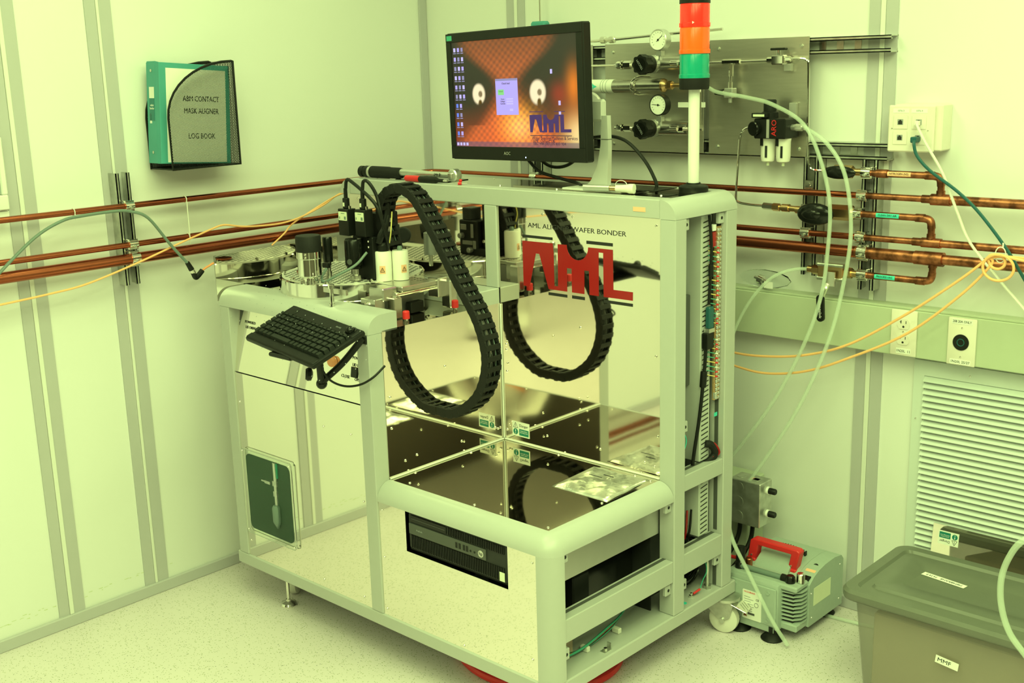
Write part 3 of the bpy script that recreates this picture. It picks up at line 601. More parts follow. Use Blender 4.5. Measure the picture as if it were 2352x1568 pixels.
for p, d in walk(.0255):
    nrm = Vector((-d.z, 0, d.x)); inst('chain_link', LINK, chn, MM @ Matrix(((d.x, 0, nrm.x, p.x), (0, 1, 0, p.y), (d.z, 0, nrm.z, p.z), (0, 0, 0, 1))))
for off, c, r in ((-.014, 'black', .0045), (-.005, 'darkgrey', .004), (.003, 'darkgrey', .0018), (.009, 'black', .0045), (.015, 'cable_green', .0025)):
    M_().tube([(p.x, p.y + off, p.z) for p in path[::8]] + [(path[-1].x, .24 + off, path[-1].z)], r, 6, 2).build('enclosed_cable', c, chn)
o = M_().box(.436, .462, .236, .252, 1.052, 1.118, b=.003).box(.405, .445, .238, .246, 1.05, 1.085, b=.002).box(.40, .412, .20, .245, .955, 1.07, b=.002).build('chain_bracket', 'satin', chn)
for u, z in ((.448, 1.07), (.412, 1.06)): screw(chn, MM @ frame((u, .2355, z), (1, 0, 0), (0, 0, 1)))
# foil bag
bg = G(MM); n1 = 14; vs = []; fs2 = []
A, B, C, D = Vector((.990, .262, 0)), Vector((1.160, .262, 0)), Vector((1.150, .443, 0)), Vector((.980, .436, 0))
for i in range(n1 + 1):
    for j in range(n1 + 1):
        a, b = i / n1, j / n1; p = A.lerp(B, a).lerp(D.lerp(C, a), b); e = min(a, b, 1 - a, 1 - b)
        vs.append((p.x, p.y, .4908 + .008 * min(1, e * 6) * (.5 + random.random() * .9) + .003 * math.sin(a * 9) * math.sin(b * 7) ** 2))
for i in range(n1):
    for j in range(n1): fs2.append((i * (n1 + 1) + j, (i + 1) * (n1 + 1) + j, (i + 1) * (n1 + 1) + j + 1, i * (n1 + 1) + j + 1))
bg.add(vs, fs2); t = thing('foil_bag', 'crumpled silver antistatic foil bag lying on the mirror bench', 'bag', mw(1.07, .35, .4902), MA)
bo = bg.build('foil', 'foil', t, 80); sm = bo.modifiers.new('s', 'SOLIDIFY'); sm.thickness = .0006
M_().box(1.075, 1.112, .312, .324, .5035, .504, Matrix.Translation((0, 0, 0))).build('label', 'clearlabel', t)
M_().box(1.03, 1.07, .355, .358, .5035, .504).box(1.06, 1.09, .375, .378, .503, .504).build('handwriting', 'ink', t)
# ================================================================ keyboard on its arm
def tilted(c, yaw, tilt, roll):
    rt = Vector((math.cos(yaw), math.sin(yaw), 0)); fw = Vector((-math.sin(yaw), math.cos(yaw), 0)); up = Vector((0, 0, 1)) * math.cos(tilt) + fw * math.sin(tilt)
    return frame(c, rt * math.cos(roll) + up * math.sin(roll), up * math.cos(roll) - rt * math.sin(roll))
KM = tilted((.766, -1.170, .8865), .072, 1.184, -.182)
kbd = thing('keyboard', 'compact black keyboard with trackball on an arm at the bonder front', 'keyboard', (.766, -1.170, .8865))
G(KM).box(-.150, .150, -.0775, .0775, -.015, -.003, b=.004, seg=2).build('case', 'black', kbd)
G(KM).box(-.147, .147, .040, .074, -.006, .0006, b=.003).build('top_strip', 'black_soft', kbd)
G(KM).box(-.147, .147, -.075, -.056, -.006, .0, b=.002).build('palm_edge', 'black_soft', kbd)
kg = {}
def key(x, y, w, h):
    k = round(w, 4)
    if k not in kg:
        g = G(); z = .0065; a, b = w / 2 - .0008, h / 2 - .0008; c, d = a - .0022, b - .0022
        g.add([(-a, -b, -.004), (a, -b, -.004), (a, b, -.004), (-a, b, -.004), (-c, -d, z), (c, -d, z), (c, d + .0008, z), (-c, d + .0008, z)], [(3, 2, 1, 0), (4, 5, 6, 7), (0, 1, 5, 4), (1, 2, 6, 5), (2, 3, 7, 6), (3, 0, 4, 7)])
        kg[k] = proto(g, 'key', 'key', 20)
    o = inst('key', kg[k], kbd, KM @ Matrix.Translation((x, y, 0)))
    m = LEG; inst('key_legend', m, o, KM @ Matrix.Translation((x - .002, y + .002, .0068)))
LEG = proto(G().box(-.0012, .0012, -.0012, .0012, 0, .0002), 'grey', 'key_legend')
rows = [(.0335, .0105, 17, 0), (.0205, .0165, 15, 0), (.0045, .0165, 15, .004), (-.0115, .0165, 14, .007), (-.0275, .0165, 13, .012)]
for y, h, nk, off in rows:
    w = .286 / nk
    for i in range(nk): key(-.143 + w * (i + .5), y, w, h)
xs = [-.133, -.115, -.097, -.079]
for x in xs: key(x, -.0445, .0178, .0165)
key(-.028, -.0445, .082, .0165)
for i in range(8): key(.0215 + i * .0162, -.0445, .0162, .0165)
G(KM).lathe([(.0165, -.001), (.0165, .002), (.013, .002), (.013, .0)], (.122, .056, 0), n=24).build('trackball_ring', 'black_gloss', kbd)
G(KM).sph((.122, .056, .003), .0115, 16).build('trackball', 'black_gloss', kbd)
G(KM).lathe([(.017, -.002), (.017, .0012), (.014, .0014)], (-.118, .054, 0), n=24).build('scroll_wheel', 'black', kbd)
text('F11 F12', .006, 'grey', kbd, KM @ Matrix.Translation((.075, .055, .0008)))
arm = thing('keyboard_stand', 'black jointed stand under the keyboard at the bonder front', 'stand', mw(.55, -.05, .74), MA)
M_().box(.515, .60, -.20, -.05, .838, .848, Matrix.Identity(4), b=.003).build('mounting_plate', 'black', arm)
M_().tube([(.575, -.10, .845), (.566, -.09, .80), (.548, -.075, .755)], .009, 10).build('lower_arm', 'black', arm)
M_().tube([(.548, -.075, .752), (.59, -.04, .80), (.628, -.004, .860)], .0085, 10).build('upper_arm', 'black', arm)
M_().sph((.545, -.072, .748), .014, 14).build('elbow_joint', 'black_gloss', arm)
M_().lathe([(.006, 0), (.016, .004), (.017, .012), (.013, .018)], (.530, -.085, .772), (-.6, -.8, .1), 9).build('clamp_knob', 'black', arm)
M_().box(.605, .638, -.004, .003, .845, .866, b=.002).build('wall_plate', 'black', arm)
o = M_().tube([(.560, -.11, .838), (.566, -.09, .800), (.575, -.07, .762), (.605, -.05, .747), (.640, -.03, .752), (.660, -.005, .768), (.664, .03, .79)], .0028, 8).build('keyboard_cable', 'black'); tag(o, 'thin black keyboard cable looping beside the front post', 'cable')
# ================================================================ monitor
DM = tilted((.859, -.515, 1.413), -.101, -.008, .02)
mon = thing('monitor', 'black flat monitor on top of the bonder showing an orange desktop', 'monitor', (.859, -.515, 1.178))
MWD, MHT = .53, .34
G(DM).box(-MWD / 2, MWD / 2, -MHT / 2, MHT / 2, -.030, -.0, b=.004).box(-.18, .18, -.12, .12, -.055, -.028, b=.012).build('housing', 'black', mon)
sx0, sx1, sy0, sy1 = -.243, .243, -.134, .145
for a in ((-.263, .263, sy1, .168), (-.263, .263, -.168, sy0), (-.263, sx0, sy0, sy1), (sx1, .263, sy0, sy1)): G(DM).box(*a, -.001, .0035, b=.001).build('bezel', 'black', mon)
nx, ny = 150, 96; vs = []; fc = []; cols = []
def ga(x, y, cx, cy, sx, sy): return math.exp(-((x - cx) / sx) ** 2 - ((y - cy) / sy) ** 2)
def ss(a, b, x): t = max(0, min(1, (x - a) / (b - a))); return t * t * (3 - 2 * t)
def shot(x, y):                                                    # x, y in 0..1 from the lower left
    hw = .34 - .30 * ss(1.0, .55, y) + .24 * ss(.55, .0, y) if y > .2 else .28 + .12 * (1 - y / .2)
    cx = .47 - .02 * y; m = ss(hw + .10, hw - .06, abs(x - cx)) * (.50 + .5 * ss(1.05, .6, y))
    wv = .70 + .30 * math.sin(x * 130 + 2 * y) * math.sin(y * 95 - x * 12)
    r = .02 + m * .62 * wv + .95 * ga(x, y, .52, .2, .17, .22) * wv + .22 * ss(.45, .0, y) + .8 * ga(x, y, 1.0, .15, .13, .2) + .75 * ga(x, y, .97, .55, .05, .16) + .25 * ga(x, y, .86, .48, .06, .1)
    g_ = .015 + m * .12 * wv + .60 * ga(x, y, .54, .2, .13, .17) * wv + .02 * ss(.45, .0, y) + .70 * ga(x, y, 1.0, .12, .11, .17) + .18 * ga(x, y, .97, .55, .05, .16)
    b = .01 + m * .018 + .10 * ga(x, y, .55, .18, .10, .12) + .28 * ga(x, y, 1.0, .12, .1, .15)
    for ex, ey, s in ((.22, .5, 1), (.70, .5, 1.15)):
        d = math.hypot((x - ex) / (.052 * s), (y - ey) / (.095 * s)); e = ss(1.15, .85, d)
        ring = abs(math.hypot((x - ex - .012) / .024, (y - ey - .01) / .045) - 1); v = .95 - .75 * ss(.55, .1, ring) * ss(.8, .2, d) * .0
        inner = ss(.85, .55, math.hypot((x - ex - .014) / .024, (y - ey) / .044)); lower = ss(1, .7, math.hypot((x - ex - .01) / .02, (y - ey + .095) / .05))
        k = e * (1 - .85 * inner) * (1 - lower)
        r = r * (1 - e) + k * .95 + e * .10; g_ = g_ * (1 - e) + k * .85 + e * .04; b = b * (1 - e) + k * .55
    if y < .045: r, g_, b = r * .35 + .06, g_ * .35 + .05, b * .3 + .10
    return min(r, 1.0), min(g_, .9), min(b, .7)
for j in range(ny + 1):
    for i in range(nx + 1):
        vs.append((sx0 + (sx1 - sx0) * i / nx, sy0 + (sy1 - sy0) * j / ny, .0005)); cols.append(shot(i / nx, j / ny))
for j in range(ny):
    for i in range(nx): fc.append((j * (nx + 1) + i, j * (nx + 1) + i + 1, (j + 1) * (nx + 1) + i + 1, (j + 1) * (nx + 1) + i))
m = bpy.data.materials.new('screen'); m.use_nodes = True; b_ = m.node_tree.nodes['Principled BSDF']; at = m.node_tree.nodes.new('ShaderNodeVertexColor'); at.layer_name = 'Col'
m.node_tree.links.new(at.outputs[0], b_.inputs['Emission Color']); b_.inputs['Emission Strength'].default_value = 1.0; b_.inputs['Base Color'].default_value = (.01, .01, .01, 1); b_.inputs['Roughness'].default_value = .45
MATS['screen'] = m
scr = G(DM).add(vs, fc).build('screen', 'screen', mon, 0)
ca_ = scr.data.color_attributes.new('Col', 'FLOAT_COLOR', 'POINT')
for i, c in enumerate(cols): ca_.data[i].color = c + (1,)
for nme, c in (('px_white', (.62, .55, 1.0)), ('px_lilac', (.50, .42, .98)), ('px_purple', (.055, .012, .13)), ('px_green', (.25, .75, .22)), ('px_dark', (.05, .02, .05)), ('px_blue', (.15, .25, .9)), ('px_grey', (.30, .28, .5))):
    mat(nme, (.01, .01, .01), .5, emit=c)
def sp(x, y, z=.0008): return DM @ Matrix.Translation((sx0 + (sx1 - sx0) * x, sy0 + (sy1 - sy0) * y, z))
WS, HS = sx1 - sx0, sy1 - sy0
def patch(name, x0, x1, y0, y1, m, z=.0008, parent=None): return G(sp(x0, y0, z)).box(0, (x1 - x0) * WS, 0, (y1 - y0) * HS, 0, .0002).build(name, m, parent or scr)
dlg = patch('dialog_window', .365, .545, .30, .635, 'px_lilac')
patch('title_bar', .365, .545, .615, .635, 'px_grey', .0011, dlg); patch('status_box', .385, .432, .485, .535, 'px_green', .0011, dlg)
for y in (.44, .418, .396): patch('field', .45, .505, y, y + .014, 'px_white', .0011, dlg)
patch('button', .475, .502, .335, .357, 'px_white', .0011, dlg)
text('Chuck load', .007, 'px_dark', dlg, sp(.45, .59, .0012)); text('Unload', .0055, 'px_dark', dlg, sp(.408, .518, .0012)); text('Force\nVoltage\nCurrent', .0058, 'px_dark', dlg, sp(.42, .425, .0012))
for j in range(10):
    for i in range(3):
        if (i == 2 and j > 5) : continue
        x, y = .018 + i * .032, .945 - j * .089
        o = patch('desktop_icon', x, x + .018, y - .038, y, ('px_white', 'px_lilac', 'px_grey')[(i + j) % 3] if i != 0 or j < 6 else 'px_blue'); patch('icon_caption', x - .003, x + .021, y - .055, y - .047, 'px_grey', .0008, o)
for x, y in ((.80, .70), (.855, .42), (.855, .325)): patch('desktop_icon', x, x + .016, y - .04, y, 'px_white')
for x in (.008, .035, .062, .09): patch('taskbar_icon', x, x + .018, .008, .036, 'px_white')
def lgp(p): return ((p[0] - .728) / .36, (p[1] - .912) / .15)
def l2(p): a, b = lgp(p); return (sx0 + WS * (.63 + .315 * a), sy0 + HS * (.118 + .20 * b))
G(DM).prism([l2(p) for p in lg], .0008, .0012).build('screen_logo', 'px_purple', scr, 0)
patch('logo_bar', .63, .945, .105, .112, 'px_dark'); patch('logo_bar', .63, .735, .322, .328, 'px_purple'); patch('logo_bar', .82, .90, .322, .328, 'px_purple')
text('Wafer Bonding Machines & Services', .0125, 'px_dark', scr, sp(.815, .085, .001), width=.345 * WS)
text('AML, Oxford, UK', .0115, 'px_dark', scr, sp(.735, .058, .001), width=.17 * WS)
text('TEL: +44 (0)1235 833 934', .0105, 'px_dark', scr, sp(.775, .035, .001), width=.25 * WS)
text('AOC', .012, 'satin', mon, DM @ Matrix.Translation((-.028, -.151, .0037)))
G(DM).lathe([(.002, .0035), (.002, .004)], (.045, -.160, 0), n=10).build('power_led', 'led', mon)
G(DM).box(-.258, -.236, .150, .163, .0035, .0038).build('sticker', 'wire_green', mon)
# its stand
o = M_().prism([(.838, 1.177), (.860, 1.197), (.881, 1.235), (.892, 1.285), (.896, 1.36), (.914, 1.36), (.917, 1.285), (.915, 1.22), (.912, 1.177)], -.600, -.585, frame((0, 0, 0), (1, 0, 0), (0, 0, 1))).build('stand_column', 'silver', mon)
M_().box(.82, 1.01, .515, .645, 1.177, 1.183, b=.002).build('stand_base', 'silver', mon)
M_().box(.8955, .9175, .584, .601, 1.3005, 1.302).build('column_joint', 'darkgrey', mon)
M_().lathe([(.030, 0), (.034, .004), (.034, .016), (.030, .02)], (.845, .60, 1.385), (.5, -.86, 0), 24).build('tilt_hinge', 'silver', mon)
M_().box(.79, .90, .585, .605, 1.345, 1.40, b=.006).build('hinge_arm', 'silver', mon)
M_().cyl((.69, .565, 1.385), (.845, .60, 1.385), .014).build('hinge_arm', 'silver', mon)
for pts, lab in (([(.64, .585, 1.245), (.68, .59, 1.212), (.74, .60, 1.196), (.80, .60, 1.186), (.84, .57, 1.183)], 'black monitor lead drooping below the screen onto the bonder top'),
                 ([(.66, .60, 1.25), (.70, .61, 1.225), (.74, .62, 1.225), (.78, .62, 1.245), (.80, .615, 1.28)], 'thin black lead looping under the monitor edge'),
                 ([(.80, .615, 1.295), (.845, .615, 1.303), (.90, .63, 1.305), (.95, .63, 1.289), (1.0, .63, 1.245), (1.03, .63, 1.20), (1.035, .63, 1.181)], 'black cable curving from the monitor stand down beside the signal lamp')):
    tag(M_().tube(pts, .0045, 8).build('monitor_cable', 'black'), lab, 'cable')
# ================================================================ signal lamp
tw = thing('signal_tower', 'tall red, orange and green signal lamp on a white pole', 'lamp', mw(1.137, .64, 1.1765), MA)
M_().lathe([(.035, 1.1765), (.036, 1.179), (.036, 1.189), (.033, 1.192), (.018, 1.196), (.017, 1.199)], (1.137, .64, 0), n=32).build('base', 'black', tw)
M_().cyl((1.137, .64, 1.195), (1.137, .64, 1.425), .0135, n=24).build('pole', 'white', tw)
M_().lathe([(.034, 1.421), (.0355, 1.424), (.036, 1.447)], (1.137, .64, 0), n=32).build('socket', 'black_soft', tw)
for z0, z1, m in ((1.4475, 1.504, 'green_lens'), (1.5045, 1.565, 'amber_lens'), (1.5655, 1.619, 'red_lens')):
    o = M_().lathe([(.0365, z0), (.0370, z0 + .002), (.0370, z0 + .009), (.0352, z0 + .010), (.0352, z1 - .004), (.034, z1)], (1.137, .64, 0), n=36).build('lens', m, tw)
M_().lathe([(.0365, 1.619), (.0365, 1.630), (.030, 1.636)], (1.137, .64, 0), n=32).build('top_cap', 'black', tw)
M_().add([(1.155, .603, 1.572), (1.155, .603, 1.578), (1.160, .6045, 1.575)], [(0, 1, 2)]).build('arrow_mark', 'white', tw, 0)
# ================================================================ tools on top
t = thing('torque_wrench', 'torque wrench with black grip and ratchet head lying on the bonder top', 'wrench', mw(.25, .50, 1.1768), MA)
wz = 1.1945; wr = G(MM @ Matrix.Translation((0, .50, wz)) @ Matrix.Rotation(.03, 4, 'Z'))
wr.lathe([(.012, .046), (.0165, .050), (.0165, .062), (.013, .064), (.013, .070), (.0175, .072), (.0175, .088)], (0, 0, 0), (1, 0, 0), 20); wr.build('grip_end', 'black', t)
G(wr.T).lathe([(.0172, .088), (.0172, .098)], (0, 0, 0), (1, 0, 0), 20).build('scale_ring', 'satin', t)
G(wr.T).lathe([(.0175, .098), (.0175, .17), (.0162, .173), (.0162, .215), (.0145, .222)], (0, 0, 0), (1, 0, 0), 20).build('grip', 'black_soft', t)
G(wr.T).lathe([(.0105, .222), (.0105, .30), (.008, .33), (.008, .42)], (0, 0, .003), (1, 0, 0), 16).build('shaft', 'satin', t)
o = G(wr.T).lathe([(.016, -.011), (.018, -.008), (.018, .010), (.015, .013), (.008, .014)], (.435, 0, .003), (0, -1, 0), 24).build('ratchet_head', 'satin', t)
G(wr.T).box(.428, .442, -.022, -.013, -.004, .010, b=.001).build('square_drive', 'chrome', o)
text('8 4v7', .012, 'ink', t, wr.T @ frame((.375, -.0095, .004), (-1, 0, 0), (0, 0, -1)))
t = thing('screwdriver', 'red and black handled screwdriver lying in front of the torque wrench', 'screwdriver', mw(.37, .475, 1.1768), MA)
dT = MM @ Matrix.Translation((0, .474, 1.1865))
G(dT).lathe([(.004, .272), (.0085, .278), (.0092, .32), (.0088, .335)], (0, 0, 0), (1, 0, 0), 14).build('red_handle', 'red', t)
G(dT).lathe([(.0088, .335), (.0085, .40), (.007, .405), (.0045, .41), (.0045, .428)], (0, 0, -.0005), (1, 0, 0), 14).build('black_handle', 'black', t)
G(dT).cyl((.428, 0, -.0008), (.445, 0, -.0008), .003).build('blade', 'chrome', t)
t = thing('crimp_terminal', 'tiny red cable lug lying beside the screwdriver', 'terminal', mw(.49, .478, 1.177), MA)
M_().cyl((.486, .474, 1.181), (.494, .480, 1.181), .004, n=10).sph((.490, .480, 1.188), .005, 10).build('sleeve', 'red', t)
M_().cyl((.494, .480, 1.181), (.505, .49, 1.181), .0015, n=6).build('lug', 'chrome', t)
t = thing('inspection_torch', 'white pen torch lying on the bonder top beside the monitor stand', 'torch', mw(.99, .50, 1.177), MA)
M_().cyl((.915, .49, 1.190), (.985, .505, 1.190), .008).build('barrel', 'satin', t); M_().cyl((.985, .505, 1.190), (1.00, .51, 1.190), .006).build('neck', 'brass', t); M_().lathe([(.008, 0), (.010, .03), (.012, .036), (.012, .048)], (1.0, .51, 1.190), (1, .25, 0), 16).build('head', 'nylon', t)
M_().tube([(1.015, .514 + .0, 1.192 + .013 * math.sin(a)) if 0 else (1.008 + .018 * math.cos(a), .520, 1.196 + .013 * math.sin(a)) for a in [2 * PI * k / 10 for k in range(10)]], .0009, 5, 3, True).build('wrist_ring', 'white', t)
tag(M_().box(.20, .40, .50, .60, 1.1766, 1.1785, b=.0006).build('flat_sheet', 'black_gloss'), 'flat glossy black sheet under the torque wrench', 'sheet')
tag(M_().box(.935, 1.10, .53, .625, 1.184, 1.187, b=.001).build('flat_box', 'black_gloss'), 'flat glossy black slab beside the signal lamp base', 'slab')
# ================================================================ struts
def strut(name, label, M, length, w=.041, d=.041, slots=False, group='wall struts'):
    # local: x across the width, y along the length, z out of the wall
    t = thing(name, label, 'strut', M.translation[:], 0, group); th = .0025
    g = G(M)
    if slots:
        h = w / 2; y = 0; g.box(-h, -.011, 0, length, 0, th).box(.011, h, 0, length, 0, th); y = .008
        while y < length: g.box(-.011, .011, max(0, y - .018 + .0), y, 0, th); y += .0485
    else: g.box(-w / 2, w / 2, 0, length, 0, th)
    for s in (-1, 1):
        a, b = sorted((s * w / 2, s * (w / 2 - th))); g.box(a, b, 0, length, 0, d)
        a, b = sorted((s * w / 2, s * (w / 2 - .0095))); g.box(a, b, 0, length, d - th, d)
        a, b = sorted((s * (w / 2 - .0095), s * (w / 2 - .0095 + th))); g.box(a, b, 0, length, d - .009, d)
    g.build('channel', 'zinc', t)
    return t
VL = lambda y, z, x=0.0: frame((x, y, z), (0, 1, 0), (0, 0, 1))
VB = lambda x, z, y=0.0: frame((x, y, z), (1, 0, 0), (0, 0, 1))
HB = lambda x, z, y=0.0: frame((x, y, z), (0, 0, -1), (1, 0, 0))
strut('strut_channel', 'upright zinc strut on the left wall holding three copper pipes', VL(-1.19, .93), .305, d=.044)
strut('strut_channel', 'left of two upright struts under the steel gas panel', VB(1.469, .928), .31, d=.044)
strut('strut_channel', 'right upright strut below the data outlet holding the branch valves', VB(1.632, .905), .33, d=.044)
strut('strut_channel', 'upper slotted horizontal strut behind the gas panel', HB(.50, 1.516), 1.17, slots=True)
strut('strut_channel', 'lower slotted horizontal strut behind the gas panel', HB(.50, 1.2545), 1.173, slots=True)
strut('strut_channel', 'short upright strut on the back wall behind the monitor stand', VB(.525, .93), .30, d=.044)
tag(G().box(1.604, 1.664, -.010, -.004, 1.19, 1.236, b=.004).build('strut_end_plate', 'white'), 'pale bracket plate at the top of the right upright strut', 'bracket')
tag(G().box(1.455, 1.478, -.047, -.0445, 1.155, 1.178, b=.001).lathe([(.005, 0), (.005, .002)], (1.466, -.047, 1.166), (0, -1, 0), 10).build('channel_nut', 'chrome'), 'square channel nut in the left upright strut', 'nut')
# ================================================================ copper pipes
PO = .062
def clamp(parent, p, ax, r, out):
    p = Vector(p); ax = Vector(ax); out = Vector(out); up = Vector((0, 0, 1)); M = Matrix(((ax.x, out.x, up.x, p.x), (ax.y, out.y, up.y, p.y), (ax.z, out.z, up.z, p.z), (0, 0, 0, 1)))
    o = G(M).lathe([(r + .0025, -.013), (r + .0035, -.012), (r + .0035, .012), (r + .0025, .013)], (0, 0, 0), (1, 0, 0), 20).build('pipe_clamp', 'chrome', parent)
    G(M).box(-.013, .013, -.020, .006, r + .002, r + .006, b=.001).build('clamp_strap', 'chrome', o); G(M).box(-.013, .013, -.020, .006, -r - .006, -r - .002, b=.001).build('clamp_strap', 'chrome', o)
    G(M).lathe([(.004, 0), (.004, .004)], (0, r + .004, -.004), (0, 1, 0), 6).build('clamp_bolt', 'zinc', o)
def elbow_path(z): return [(PO, -2.9, z), (PO, -1.0, z), (PO, -PO - .05, z), (PO + .015, -PO - .015, z), (PO + .05, -PO, z)]
spec = {'A': (1.148, .0080, .0115, 1.82, 'top thin copper pipe running along both walls'), 'B': (1.043, .0080, .0095, 1.80, 'middle thin copper pipe running along both walls'), 'C': (1.0045, .0150, .0125, 1.80, 'lowest thick copper pipe running along both walls')}
PIPE = {}
for kx, (z, r, r2, xt, lab) in spec.items():
    t = thing('copper_pipe', lab, 'pipe', (PO, -1.0, z - r), 0, 'copper wall pipes'); PIPE[kx] = t
    G().cyl((PO, -3.2, z), (PO, -PO - .045, z), r, n=20).tube([(PO, -PO - .046, z), (PO + .006, -PO - .02, z), (PO + .02, -PO - .006, z), (PO + .046, -PO, z)], r, 16, 4).cyl((PO + .045, -PO, z), (1.612, -PO, z), r, n=20).build('pipe_run', 'copper', t)
    G().cyl((1.61, -PO, z), (xt - .03, -PO, z), r, n=20).cyl((xt + .02, -PO, z), (3.4, -PO, z), r2, n=20).build('pipe_run', 'copper_old', t)
    for y in (-1.19,): clamp(t, (PO, y, z), (0, 1, 0), r, (1, 0, 0))
    clamp(t, (1.623 if kx != 'C' else 1.632, -PO, z), (1, 0, 0), r, (0, -1, 0))
    clamp(t, (.525, -PO, z), (1, 0, 0), r, (0, -1, 0))
    if kx == 'B': clamp(t, (1.469, -PO, z), (1, 0, 0), r, (0, -1, 0))
def branch(kx, lab, z, x0, xe, zt, tape, txt, r=.0085):
    zp, rp, r2, xt, _ = spec[kx]; t = thing('branch_pipe', lab, 'pipe', (xe, -PO, min(z, zp)), 0, 'copper branch pipes'); s = 1 if zp > z else -1
    G().cyl((x0, -PO, z), (xe - .018, -PO, z), r, n=18).build('pipe_run', 'copper_old', t)
    G().tube([(xe - .022, -PO, z), (xe - .008, -PO, z + s * .003), (xe - .002, -PO, z + s * .010), (xe, -PO, z + s * .024)], r + .0012, 14, 4).build('elbow', 'copper_old', t)
    G().cyl((xe, -PO, z + s * .02), (xe, -PO, zp), r, n=18).build('riser', 'copper_old', t)
    G().cyl((xe, -PO, zp - s * .022), (xe, -PO, zp - s * .010), r + .002, n=18).cyl((xe - .022, -PO, zp), (xe + .026, -PO, zp), max(rp, r2) + .0025, n=20).cyl((xe - .045, -PO, zp), (xe - .022, -PO, zp), rp + .002, n=20).build('tee_fitting', 'copper_old', t)
    G().cyl((xe - .040, -PO, z), (xe - .018, -PO, z), r + .0018, n=18).build('sleeve', 'copper_old', t)
    if tape:
        tp = G().add([(x, -PO - (r + .0006) * math.cos(a), z + (r + .0006) * math.sin(a)) for x in tape[:2] for a in [-.5 + .25 * i for i in range(6)]], [(i, i + 1, i + 7, i + 6) for i in range(5)]).build('pipe_label', tape[2], t)
        text(txt, .0068, 'ink', tp, BW((tape[0] + tape[1]) / 2, z + .0015, -PO - r - .0008))
    return t
b1 = branch('A', 'top branch pipe with the orange label', 1.2045, 1.655, 1.823, 0, (1.690, 1.750, 'sticker_orange'), 'NITROGEN (N2)')
b2 = branch('B', 'middle branch pipe with a teal label', 1.1015, 1.60, 1.805, 0, (1.665, 1.725, 'greentape'), 'CLEAN DRY AIR')
b3 = branch('C', 'lowest branch pipe with a teal label turning up to the thick pipe', .9475, 1.60, 1.813, 0, (1.668, 1.722, 'greentape'), 'PROCESS VAC')
for b, z, x in ((b1, 1.2045, 1.632), (b2, 1.1015, 1.612), (b3, .9475, 1.632)): clamp(b, (x, -PO, z), (1, 0, 0), .0085, (0, -1, 0))
G().cyl((1.66, -PO, 1.2045), (1.688, -PO, 1.2045), .0105, n=18).cyl((1.605, -PO, 1.2045), (1.66, -PO, 1.2045), .0075, n=18).build('sleeve', 'copper_old', b1)
# valves
t = thing('ball_valve', 'brass ball valve with small black oval handle on the top branch', 'valve', (1.575, -PO, 1.19))
G().cyl((1.515, -PO, 1.2055), (1.625, -PO, 1.2055), .009).cyl((1.545, -PO, 1.2055), (1.595, -PO, 1.2055), .016, n=6).build('valve_body', 'brass', t)
G().cyl((1.572, -PO, 1.2055), (1.572, -.092, 1.2055), .006).build('stem', 'steel', t)
G().sph((1.577, -.100, 1.2065), .045, 20, (1.0, .20, .37)).build('handle', 'black_gloss', t)
t = thing('ball_valve', 'brass ball valve with large black oval handle on the middle branch', 'valve', (1.53, -PO, 1.08))
G().cyl((1.44, -PO, 1.1015), (1.615, -PO, 1.1015), .010).cyl((1.535, -PO, 1.1015), (1.60, -PO, 1.1015), .020, n=6).cyl((1.39, -PO, 1.104), (1.44, -PO, 1.103), .008).cyl((1.40, -PO, 1.104), (1.42, -PO, 1.104), .0105, n=18).cyl((1.372, -PO, 1.1045), (1.392, -PO, 1.104), .0105, n=6).build('valve_body', 'brass', t)
G().cyl((1.342, -PO, 1.1055), (1.372, -PO, 1.1045), .009, n=6).build('tube_nut', 'steel', t)
G().cyl((1.515, -PO, 1.1), (1.515, -.105, 1.1), .008).build('stem', 'steel', t)
G().sph((1.525, -.118, 1.101), .051, 24, (1.0, .28, .55)).sph((1.520, -.126, 1.101), .030, 16, (1.0, .35, .5)).build('handle', 'black_gloss', t)
clamp(t, (1.469, -PO, 1.1015), (1, 0, 0), .010, (0, -1, 0))
t = thing('ball_valve', 'brass ball valve with a long black lever hanging over the raceway', 'valve', (1.55, -PO, .93))
G().cyl((1.48, -PO, .9485), (1.62, -PO, .9475), .009).box(1.515, 1.585, -PO - .018, -PO + .018, .930, .967, b=.003).cyl((1.495, -PO, .9485), (1.515, -PO, .9485), .013, n=6).cyl((1.585, -PO, .9485), (1.604, -PO, .9485), .014, n=6).build('valve_body', 'brass', t)
G().lathe([(.0055, 0), (.0055, .072)], (1.515, -PO - .014, .966), (1, 0, 0), 10).lathe([(.0055, 0), (.0055, .072)], (1.515, -PO - .014, .931), (1, 0, 0), 10).build('body_bolts', 'zinc', t)
G().box(1.545, 1.572, -.092, -.089, .915, .952).tube([(1.553, -.091, .92), (1.549, -.098, .905), (1.545, -.104, .888)], .006, 8).build('lever', 'chrome', t)
o = G().prism(rrect(-.010, .010, -.035, .035, .0095), -.004, .004, frame((1.543, -.107, .858), (1, 0, .06), (-.06, 0, 1))).build('lever_grip', 'black', t)
text('Swagelok', .011, 'white', o, frame((1.5435, -.1115, .855), (.06, 0, -1), (1, 0, .06)), width=.046)
